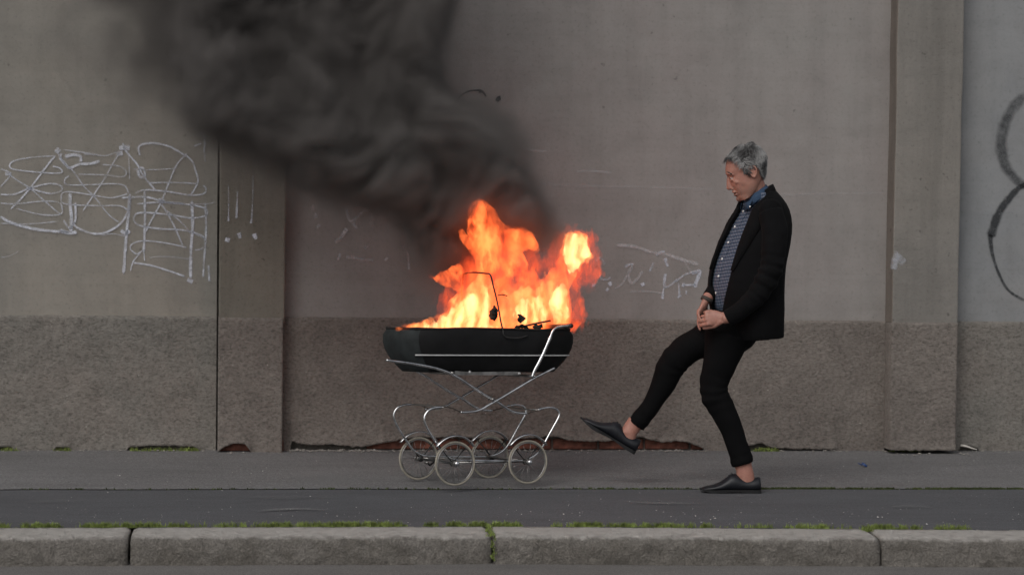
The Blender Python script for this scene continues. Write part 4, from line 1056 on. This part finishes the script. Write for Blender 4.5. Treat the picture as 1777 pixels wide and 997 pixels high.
# hands
def hand(W, d, nrm, side, curl, thumb_out=.6, sc=1.0, spread=.06):
    """W wrist, d pointing direction, nrm back of the hand, side +1/-1 which edge carries the thumb"""
    d = Vector(d).normalized(); nrm = Vector(nrm); nrm = (nrm-d*nrm.dot(d)).normalized(); u = d.cross(nrm)*side   # u points to the thumb edge
    rings = []
    for t, w_, th in ((-.01,.024,.021),(.01,.026,.019),(.035,.036,.017),(.06,.041,.0155),(.08,.041,.014),(.092,.037,.010)):
        c = W+d*t*sc - nrm*(.004*math.sin(t*30))
        rings.append([c+u*(w_*sc*math.cos(2*math.pi*k/18))+nrm*(th*sc*math.sin(2*math.pi*k/18)) for k in range(18)])
    body.rings(rings)
    for i, (off, ln, r) in enumerate(((.031,.070,.0088),(.011,.079,.0090),(-.010,.073,.0087),(-.029,.058,.0078))):
        b = W+d*(.084-.006*abs(i-1))*sc+u*off*sc; dirv = (d+u*spread*(1.5-i)).normalized(); P = [b-d*.014*sc, b]; ang = 0
        for seg, fr in enumerate((.45,.31,.24)):
            ang += curl[i]*(1, .95, .6)[seg]
            v = dirv*math.cos(ang)-nrm*math.sin(ang); P.append(P[-1]+v*ln*fr*sc)
        body.tube(P, [r*sc*1.0, r*sc*1.08, r*sc, r*sc*.93, r*sc*.75], 10)
        body.ell(P[-1], (r*sc*.78,)*3, None, 8, 6); body.ell(P[1]+nrm*.003, (r*sc*1.15,)*3, None, 8, 6); body.ell(P[2], (r*sc*1.02,)*3, None, 8, 6)
    t0 = W+d*.02*sc+u*.024*sc; v1 = (d*.75+u*thumb_out-nrm*.35).normalized(); v2 = (d*.95+u*.12-nrm*.3).normalized()
    P = [t0-v1*.012, t0, t0+v1*.036*sc, t0+v1*.036*sc+v2*.030*sc, t0+v1*.036*sc+v2*.054*sc]
    body.tube(P, [.014*sc,.0145*sc,.0105*sc,.0098*sc,.0075*sc], 10); body.ell(P[-1], (.0075*sc,)*3, None, 8, 6)
hand(cl(1256,550,-.12), (-1, .10, -.06), (-.12, -1, .18), -1, (.55,.6,.66,.72), .45, .98)
hand(cl(1225,521,.085), (-.42, -.18, -.85), (-.85, .38, .3), 1, (.22,.3,.38,.45), .5, .94)
bo = body.build("body", M_skin, man, fix=True)
fuse(bo, .0034, 3, .45); bo.data.materials.clear(); bo.data.materials.append(M_skin)
# beard shadow along the jaw; mouth and nostril shade put into the colour
co = np.empty(len(bo.data.vertices)*3); bo.data.vertices.foreach_get('co', co); co = co.reshape(-1, 3)-np.array(HO)
f_ = co@np.array(HF); h_ = co@np.array(HU)
dis = np.zeros(len(f_)); sy = np.sign(co[:, 1])
def dent(pts, rad, dep, ymin=.004, ymax=.09):
    global dis
    F = [fh(*p) for p in pts]
    best = np.full(len(f_), 1e9)
    for (a0, b0), (a1, b1) in zip(F, F[1:]):
        L2 = (a1-a0)**2+(b1-b0)**2; t = np.clip(((f_-a0)*(a1-a0)+(h_-b0)*(b1-b0))/L2, 0, 1)
        best = np.minimum(best, np.hypot(f_-a0-t*(a1-a0), h_-b0-t*(b1-b0)))
    dis += dep*np.exp(-(best/rad)**2)*(np.abs(co[:, 1]) > ymin)*(np.abs(co[:, 1]) < ymax)*(h_ > -.2)
dent([(1264,306.5),(1270,307.5)], .0085, .0045, .012)          # eye sockets
dent([(1271.5,325),(1276.5,331),(1281,340)], .0034, .0022, .01)  # fold beside the nose
dent([(1271,312.5),(1277,314)], .0028, .0014, .02)              # bag under the eye
dent([(1288,326),(1288,336)], .017, .0045, .02)                 # hollow cheek
dent([(1276,292),(1280,300)], .014, .0035, .03)                 # temple
dent([(1279,328),(1284,340)], .003, .0012, .02)
dent([(1259,291),(1259,291.5)], .0016, .001, -1); dent([(1259,295.5),(1259,296)], .0016, .001, -1)
dent([(1270,335.4),(1280,336.2)], .0020, .0030, -1, .03)        # mouth line
cof = bo.data; arr = np.empty(len(cof.vertices)*3); cof.vertices.foreach_get('co', arr); arr = arr.reshape(-1, 3)
dirm = np.outer(-sy*.75, [0, 1, 0])+np.array(-HF)[None, :]*.66
arr += dirm*dis[:, None]; cof.vertices.foreach_set('co', arr.ravel()); cof.update()
st = np.clip((-.055-h_)/.03, 0, 1)*np.clip((.2+h_)/.03, 0, 1)*(f_ > -.045)*.5
mouth_shade = (f_ > .04)*(np.abs(h_-fh(1275,335.8)[1]) < .0018)*(np.abs(co[:, 1]) < .024)
nostril_shade = (np.hypot(f_-fh(1270.5,328.5)[0], h_-fh(1270.5,328.5)[1]) < .004)*(np.abs(co[:, 1]) < .012)
st = np.maximum(st, np.maximum(mouth_shade*.7, nostril_shade*.6))
a = bo.data.attributes.new('stubble_shade', 'FLOAT', 'POINT'); a.data.foreach_set('value', st.astype(np.float32))
# eyes and brows
for s in (-1, 1):
    e = G().ell(q(1270.3,309.4, s*.029), (.0105, .0115, .0100), None, 16, 12).build("eye", simple("eye_white", (.45,.4,.37), .3), man)
    e.data.materials.append(simple("dark_iris", (.02,.014,.01), .2)); c0 = q(1267.2,311.2, s*.030)
    for p in e.data.polygons:
        if (p.center-c0).length < .0075: p.material_index = 1
    g = G(); random.seed(3)
    for k in range(150):
        t = random.random(); b = [q(1260.2,300.5,s*.008), q(1260.6,299.4,s*.02), q(1263.6,299.4,s*.037), q(1269.5,302.5,s*.05)]
        i = min(2, int(t*3)); p = b[i].lerp(b[i+1], t*3-i)+Vector((-.001, 0, random.uniform(-.004,.004)))
        g.tube([p, p+Vector((.001+.004*t, s*.007, -.001+random.uniform(-.002,.002)))], [.0012,.0005], 4)
    g.build("eyebrow", simple("grey_brown_brow", (.06,.045,.038), .8), man)
# --- hair
def hairmat():
    m, t, b = newmat("grey_hair")
    oc = N(t, 'ShaderNodeAttribute', attribute_name='tone')
    c = ramp(t, oc.outputs['Fac'], [(.1, (.022,.02,.02)), (.42, (.15,.148,.148)), (.85, (.36,.355,.35))])
    t.links.new(c, b.inputs['Base Color']); b.inputs['Roughness'].default_value = .5; return m
M_hair = hairmat()
HP = [(1249,287),(1251,274),(1260,258),(1276,249),(1294,244),(1312,248),(1324,259),(1331,276),(1333,295),(1331,310),(1323,309),(1317,303),(1314,290),(1306,286),(1300,288),(1298,299),(1293,304),(1289,300),(1286,288),(1280,281),(1273,277),(1266,275),(1259,278),(1254,284)]
HL = [(a, b) for a, b in [fh(*p) for p in HP]]
def inpoly(P, x, z):
    r = False; n = len(P)
    for i in range(n):
        (a, b), (c, d) = P[i], P[(i+1) % n]
        if (b > z) != (d > z) and x < (c-a)*(z-b)/(d-b)+a: r = not r
    return r
g = G(); tone = []; random.seed(11)
cap = G(); nr = 60
grid = [[(f, h, y) for f, y in head_ring(h, 72, .0045)] for h in np.linspace(-.09, hmax, nr)]
idx = {}
for i in range(nr-1):
    for j in range(72):
        f, h, y = grid[i][j]
        if inpoly(HL, f, h) and not (f > .045 and h < .06):
            ids = []
            for (ii, jj) in ((i, j), (i, (j+1) % 72), (i+1, (j+1) % 72), (i+1, j)):
                if (ii, jj) not in idx:
                    idx[(ii, jj)] = len(cap.v); F_, H_, Y_ = grid[ii][jj]; pt = hpnt(F_, H_, Y_)
                    cap.v.append(pt)
                ids.append(idx[(ii, jj)])
            cap.f.append(tuple(ids))
topr = [idx[(nr-1, j)] for j in range(72) if (nr-1, j) in idx]
if len(topr) == 72: cap.f.append(tuple(topr))
g.v += cap.v; g.f += cap.f; tone += [.28]*len(cap.v)
def strand(f, h, y, n_, fl_, ln, lift, wd, tn):
    """n_ outward normal, fl_ flow direction"""
    p = hpnt(f, h, y); P = [p]; d = fl_
    wob = random.uniform(-.5, .5); ph = random.uniform(0, 6)
    for k in range(5):
        t = (k+1)/5
        P.append(p+fl_*ln*t+n_*(lift*math.sin(t*2.2)+.003)+n_.cross(fl_)*(wob*ln*.35*math.sin(t*2+ph)*t)-Vector((0,0,1))*ln*.18*t*t)
    b = len(g.v); s_ = n_.cross(fl_).normalized()
    for k, pp_ in enumerate(P):
        wk = wd*(1, 1.1, 1, .85, .55, .12)[k]; g.v += [pp_-s_*wk, pp_+n_*wk*.7, pp_+s_*wk]; tone.extend([tn*(.8+.2*k/5)]*3)
        if k: 
            for c in range(2): g.f.append((b+3*(k-1)+c, b+3*(k-1)+c+1, b+3*k+c+1, b+3*k+c))
cnt = 0
while cnt < 5600:
    h = random.uniform(-.085, hmax-.001); ring = head_ring(h, 72, .0055); j = random.randrange(72); f, y = ring[j]
    if not inpoly(HL, f, h): continue
    if f > .045 and h < .058: continue
    up_ = max(0, (h-.05)/.07); c_ = Vector((0, 0, 0)); pt = hpnt(f, h, y)
    n_ = (pt-hpnt(-.02, .03, 0)).normalized()
    if f > .0 and h > .03: fl_ = HF*1.0+HU*(-.25*(1-up_))+HS*(.25*math.copysign(1, y))
    elif f < -.045: fl_ = -HU*1.0+HF*.1
    elif h > .07: fl_ = HF*.9+HS*(.35*math.copysign(1, y))-HU*.1
    else: fl_ = -HU*.55-HF*.8
    fl_ = fl_+Vector((random.gauss(0,.25), random.gauss(0,.25), random.gauss(0,.25))); fl_ = (fl_-n_*fl_.dot(n_)*.85).normalized()
    ln = random.uniform(.016,.032) if h > .03 else (random.uniform(.012,.026) if f > .0 else random.uniform(.008,.02))
    if f < -.05 and h < 0: ln *= .6
    lock = .5+.75*noise.noise(pt*22)+.4*noise.noise(Vector((pt.x*60, pt.y*60, pt.z*30)))
    tn = max(0, min(1, lock*.9+random.gauss(0,.07))); 
    if f > .03 and h > .05: tn *= .8
    dd = abs((h-.062)+.55*(f+.01)-.012*math.sin(f*60)); tn *= .35+.65*min(1, dd/.008)
    strand(f, h, y, n_, fl_, ln, max(.002, (.0085 if h > .03 else .004)*random.uniform(.5,1.4)+.006*noise.noise(pt*30)), random.uniform(.0008,.0014), tn); cnt += 1
ho = g.build("hair", M_hair, man); a = ho.data.attributes.new('tone', 'FLOAT', 'POINT'); a.data.foreach_set('value', np.array(tone, dtype=np.float32))

# --- clothes
PHI = R_(28); NF = Vector((-math.cos(PHI), -math.sin(PHI), 0)); NM = Vector((math.sin(PHI), -math.cos(PHI), 0)); TD = .09
LEV = [ # photo y, left silhouette x, right silhouette x, b/a, near front edge x
 (327,1300,1342,1.1,1337),(334,1297,1347,1.5,1331),(342,1293,1353,1.95,1325),(351,1289,1359,2.15,1317),(362,1284,1364,2.1,1308.5),(374,1277,1367,2.0,1303),(388,1268,1368.5,1.9,1297),(404,1261,1368,1.8,1290),
 (420,1253,1366,1.7,1284),(436,1246.5,1363,1.65,1278.5),(452,1240.5,1360,1.6,1273),(468,1236,1358,1.55,1268.5),(484,1233,1357,1.5,1264),(500,1232,1356.5,1.5,1260.5),(516,1233,1356.5,1.5,1257.5),(532,1236,1357,1.5,1256),(548,1240,1357,1.5,1255.5),(562,1243,1357,1.5,1256.5),(574,1248,1357,1.5,1260),(582,1254,1357,1.5,1266)]
def ellipse_at(L, shrink=0.0):
    y, l, r, ra, ne = L; A, B = mp(l, y, TD), mp(r, y, TD); E = (B.x-A.x)/2; C = (A+B)/2
    a = E/math.sqrt(math.cos(PHI)**2+(ra*math.sin(PHI))**2); return C, a-shrink, ra*a-shrink
def pt_at(C, a, b, th): return C+NF*(a*math.cos(th))+NM*(b*math.sin(th))
# shirt: full trunk just inside the jacket
g = G(); rings = []
for L in LEV[1:17]:
    C, a, b = ellipse_at(L, .013); rings.append([pt_at(C, a, b, 2*math.pi*k/56)+Vector((0,0,.02*math.cos(2*math.pi*k/56)*0)) for k in range(56)])
for r in rings:
    for i, p in enumerate(r): r[i] = p+(p-Vector((p.x,TD,p.z))).normalized()*0+NF*(.004*noise.noise(Vector((p.x*9,p.y*9,p.z*16))))
g.rings(rings); part(g, "shirt", M_shirt, man, fix=True)
# placket and buttons
P = []
for L in LEV[4:16]:
    C, a, b = ellipse_at(L, .011); P.append(pt_at(C, a, b, R_(-9)))
g = G(); S2 = []
for i, p in enumerate(P): S2.append([p-NM*.014-NF*.004, p-NM*.014+NF*.0015, p+NM*.014+NF*.0015, p+NM*.014-NF*.004])
g.rings(S2); part(g, "placket", M_shirt, man, fix=True, smooth=False)
for py, px in ((367,1290),(394,1275),(421,1263),(449.5,1252),(479,1245.5),(508,1241.5)):
    L = [np.interp(py, [l[0] for l in LEV], [l[k] for l in LEV]) for k in range(5)]; C, a, b = ellipse_at(L, .0085)
    best = min((abs(pt_at(C, a, b, R_(t)).x-mp(px, py, TD).x), t) for t in range(-35, 45))[1]
    p = pt_at(C, a, b, R_(best)); n_ = (NF*math.cos(R_(best))+NM*math.sin(R_(best)))
    gg = G().tube([p-n_*.004, p+n_*.0015, p+n_*.003], [.0062,.0062,.004], 14, up=(0,0,1)); part(gg, "button", M_btn, man)
# collar: stand and fold, tilted with the neck
def colring(cx, cy, ra, rb, tilt, drop=0, n=40, dip=0):
    C = mp(cx, cy, TD-.002); ax = Vector((math.cos(tilt), 0, math.sin(tilt))); out = []
    for k in range(n):
        t = 2*math.pi*k/n+PHI*.6; d = max(0, -math.cos(t))**3
        out.append(C+ax*(ra*math.cos(t))+Vector((0,1,0))*(rb*math.sin(t))-Vector((0,0,1))*(drop+dip*d))
    return out
T_ = R_(34)
g = G(); g.rings([colring(1311,333,.058,.056,T_), colring(1311.5,332,.062,.060,T_), colring(1313,336,.069,.066,T_, .006, dip=.004), colring(1314.5,340,.076,.075,T_, .016, dip=.02), colring(1314,341,.068,.070,T_, .02, dip=.018), colring(1313,343,.06,.06,T_, .02)])
part(g, "collar", M_collar, man, fix=True)
# collar points at the front
for s in (-1, 1):
    A = mp(1291,352,TD)+Vector((0,0,0)); base = A+NM*(.012*-s)
    tip = mp(1301,364,TD-.085) if s < 0 else mp(1286,366,TD+.0)
    b1 = mp(1289.5,354,TD-.03) if s < 0 else mp(1287,353,TD-.012); b2 = mp(1306,347,TD-.077) if s < 0 else mp(1289,349,TD+.04)
    gg = G(); o_ = Vector((-.003,-.006,0)); m1 = (b1+tip)/2+Vector((-.004,-.004,0)); m2 = (b2+tip)/2+Vector((-.004,-.006,0))
    gg.v = [b1, m1, tip, m2, b2, b1+o_, m1+o_, tip+o_, m2+o_, b2+o_]
    gg.f = [(5,6,7,8,9),(4,3,2,1,0)]+[(i, (i+1) % 5, 5+(i+1) % 5, 5+i) for i in range(5)]
    part(gg, "collar_point", M_collar, man, fix=True)
q2 = mp(1301.5,358.5,TD-.1); part(G().ell(q2, (.0045,.004,.0045), None, 10, 8), "button", M_btn, man)
# jacket shell with sleeves
g = G(); inner, outer = [], []
NTH = 72
for li, L in enumerate(LEV):
    C, a, b = ellipse_at(L); xt = mp(L[4], L[0], TD-.06).x
    cand = [(abs(pt_at(C, a, b, R_(t)).x-xt), t) for t in np.arange(-30, 120, .5)]
    tn = min(cand)[1]; tf = 360-min(34+4*0, 24+tn*.0) if li > 4 else 360-np.interp(li, [0,4], [75, 26])
    ro, ri = [], []
    for k in range(NTH+1):
        th = R_(tn+(tf-tn)*k/NTH)
        edge = min(k, NTH-k)/NTH
        fl_ = .006*math.exp(-edge*22)
        n_ = (NF*(math.cos(th)/a)+NM*(math.sin(th)/b)).normalized()
        p = pt_at(C, a, b, th)
        # hanging folds and soft waist
        d = .0075*noise.noise(Vector((th*1.6, p.z*3.2, 0)))+.003*noise.noise(Vector((th*4, p.z*7, 3)))
        if L[0] > 500: d += .004*math.sin(th*7+1)*(L[0]-500)/80
        hem = Vector((0,0,0))
        if L[0] >= 562:
            w_ = (L[0]-550)/32; x_ = p.x-mp(1357, 580, TD).x; hem = Vector((0,0,w_*.105*x_)) if x_ < 0 else Vector()
            hem += Vector((0,0,.02))*w_*math.exp(-edge*30)
        ro.append(p+n_*(d+.004+fl_)+hem); ri.append(p+n_*(d-.009+fl_)+hem)
    outer.append(ro); inner.append(ri)
loop = [r+list(reversed(i)) for r, i in zip(outer, inner)]
g.rings(loop, closed=True, cap=True)
# padded shoulders
sh = mp(1337,363,-.075); shf = mp(1305,362,.24)
def sleeve(path, rad, seed):
    P = catmull([tuple(cl(*p)) for p in path], 7); n = len(P); R2 = list(np.interp(np.linspace(0,1,n), np.linspace(0,1,len(rad)), rad)); b = len(g.v)
    g.tube(P, R2, 22)
    for i in range(b, len(g.v)):
        v = g.v[i]; row = (i-b)//22; t = row/n; c = P[min(row, n-1)]; o_ = (v-c)
        elb = math.exp(-((t-.52)/.16)**2)
        g.v[i] = v+o_.normalized()*(.006*noise.noise(Vector((v.x*14+seed, v.y*14, v.z*20)))+elb*.0055*math.sin(t*95+3*noise.noise(v*7)))
sleeve(SL_N, [.062,.063,.060,.057,.050,.044,.039], 1)
sleeve(SL_F, [.055,.055,.052,.048,.042,.036], 5)
g.ell(sh, (.058,.05,.052)); g.ell(shf, (.055,.05,.05))
jk = g.build("jacket", M_jacket, man, fix=False); fuse(jk, .0052, 4, .5); jk.data.materials.clear(); jk.data.materials.append(M_jacket)
# lapels: folded strips lying on the front edges
for sd in (0, 1):
    rows = []
    for li in range(2, 12):
        ro = outer[li] if sd == 0 else list(reversed(outer[li])); nx_ = ro[0]; wl = max(1, int(round(np.interp(li, [2,5,6,11],[5,8,6,1]))))
        a0, a1, a2 = ro[0], ro[max(1, wl//2)], ro[wl]
        C = ellipse_at(LEV[li])[0]
        def ou(p, d): v = (p-C); v.z = 0; return p+v.normalized()*d
        rows.append([ou(a0,-.002), ou(a0,.007), ou(a1,.009), ou(a2,.006), ou(a2,.001), ou(a1,.001)])
    part(G().rings(rows), "lapel", M_jacket, man, fix=True)
# jacket collar round the back of the neck
g = G(); g.rings([[p+Vector((.004,0,.004)) for p in colring(1317,336,.066,.068,T_)][30:]+[p+Vector((.004,0,.004)) for p in colring(1317,336,.066,.068,T_)][:12],
  [p for p in colring(1318.5,335,.077,.078,T_)][30:]+[p for p in colring(1318.5,335,.077,.078,T_)][:12],
  [p for p in colring(1320,344,.088,.094,T_,.012)][30:]+[p for p in colring(1320,344,.088,.094,T_,.012)][:12]], closed=False)
so_ = g.build("jacket_collar", M_jacket, man); md = so_.modifiers.new('t', 'SOLIDIFY'); md.thickness = .006; md.offset = 0; apply_mods(so_)
# pocket flap and cuff buttons
L = [np.interp(540, [l[0] for l in LEV], [l[k] for l in LEV]) for k in range(5)]
# trousers
g = G()
def leg(LP, d0, d1, seed, k=.985):
    P, Rr = legpath(LP, d0, d1, k); m_ = len(P); PP = catmull([tuple(p) for p in P], 5); n = len(PP); RR = np.interp(np.linspace(0,1,n), np.linspace(0,1,m_), Rr)
    b = len(g.v); g.tube(PP, list(RR), 26, flat=.93)
    for i in range(b, len(g.v)):
        v = g.v[i]; row = (i-b)//26; t = row/n; o_ = (v-PP[min(row, n-1)]).normalized()
        kn = math.exp(-((t-.42)/.12)**2)+.8*math.exp(-((t-.95)/.08)**2)
        g.v[i] = v+o_*(.004*noise.noise(v*13+Vector((seed,0,0)))+kn*.0035*math.sin(t*70+4*noise.noise(v*6)))
leg(ST, .03, .0, 1); leg(KI, .15, .17, 4)
for yy in ():
    pass
rings = []
for y, l, r in ((538,1236,1352),(552,1229,1350),(566,1222,1345),(582,1219,1322),(600,1222,1308),(612,1226,1290)):
    A, B = mp(l, y, TD), mp(r, y, TD); C = (A+B)/2; E = (B.x-A.x)/2; rings.append([C+Vector((E*.93*math.cos(2*math.pi*k/30), .145*math.sin(2*math.pi*k/30)*(1 if y < 590 else .8), 0)) for k in range(30)])
g.rings(rings)
tr = g.build("trousers", M_trous, man); fuse(tr, .0055, 4, .5); tr.data.materials.clear(); tr.data.materials.append(M_trous)
# shoes
def shoe(M, ln):
    st_ = [(-.0,.024,.05),(.012,.031,.076),(.05,.035,.077),(.14,.036,.068),(.25,.036,.066),(.34,.037,.078),(.42,.039,.093),(.50,.040,.090),(.58,.043,.070),(.68,.046,.050),(.78,.045,.038),(.87,.041,.033),(.94,.033,.027),(.985,.019,.020),(1.,.008,.013)]
    rings = []
    for s, w_, t in st_:
        t *= 1.0; z0 = .011; r = []
        for k in range(24):
            a = 2*math.pi*k/24; c, sn = math.cos(a), math.sin(a)
            y = w_*math.copysign(abs(c)**.7, c)*(1 if sn < 0 else (1-.42*sn**1.5)); z = z0+(t-z0)*(.5+.5*math.copysign(abs(sn)**.8, sn))
            r.append(Vector((s*ln, y, z)))
        rings.append(r)
    g = G().rings(rings); g.v = [M @ (v+Vector((0,0,.0015*noise.noise(v*40)))) for v in g.v]
    so = part(g, "shoe", M_shoe, man, fix=True)
    rings = []
    for s, w_, t in [(-.005,.02,0),(.01,.034,0),(.05,.038,0),(.2,.037,0),(.35,.036,0),(.5,.04,0),(.68,.05,0),(.78,.049,0),(.88,.044,0),(.95,.035,0),(.995,.020,0),(1.01,.009,0)]:
        zb = 0 if (s < .27 or .55 < s < .85) else (.006 if s <= .5 else .003+.012*max(0, (s-.85)/.15))
        zt = .016+ (0 if s < .85 else .004*(s-.85)/.15)
        rings.append([M @ Vector((s*ln, w_, zb)), M @ Vector((s*ln, w_, zt)), M @ Vector((s*ln, -w_, zt)), M @ Vector((s*ln, -w_, zb))])
    part(G().rings(rings), "sole", M_sole, so, fix=True, smooth=False)
    # laces over the tongue
    for i, s in enumerate((.47,.52,.57)):
        t = (.094,.085,.072)[i]; part(G().tube([M @ Vector((s*ln, -.016, t-.008)), M @ Vector((s*ln+.003, -.006, t-.001)), M @ Vector((s*ln, .006, t-.001)), M @ Vector((s*ln+.003, .016, t-.008))], .0018, 6), "lace", M_sole, so)
h0 = mp(1319.5, 852.5, 0); h0.z = 0.0
shoe(Matrix.Translation(h0) @ Matrix.Rotation(math.pi, 4, 'Z') @ Matrix.Rotation(R_(2), 4, 'Z'), .296)
A, B = mp(1100,787,.17), mp(1005,729,.17); d = (B-A); X_ = d.normalized(); Z_ = Vector((X_.z, 0, -X_.x)); Z_ = Z_ if Z_.z > 0 else -Z_; Y_ = Z_.cross(X_)
Mk = Matrix(((X_.x,Y_.x,Z_.x,A.x),(X_.y,Y_.y,Z_.y,A.y),(X_.z,Y_.z,Z_.z,A.z),(0,0,0,1)))
shoe(Mk, d.length)
# wrist watch
wq = cl(1226.5,519.5,.09); ax_ = Vector((-.42,-.18,-.85)).normalized()
part(G().tube([wq-ax_*.009, wq+ax_*.009], .0305, 20), "watch_strap", M_leather, man)
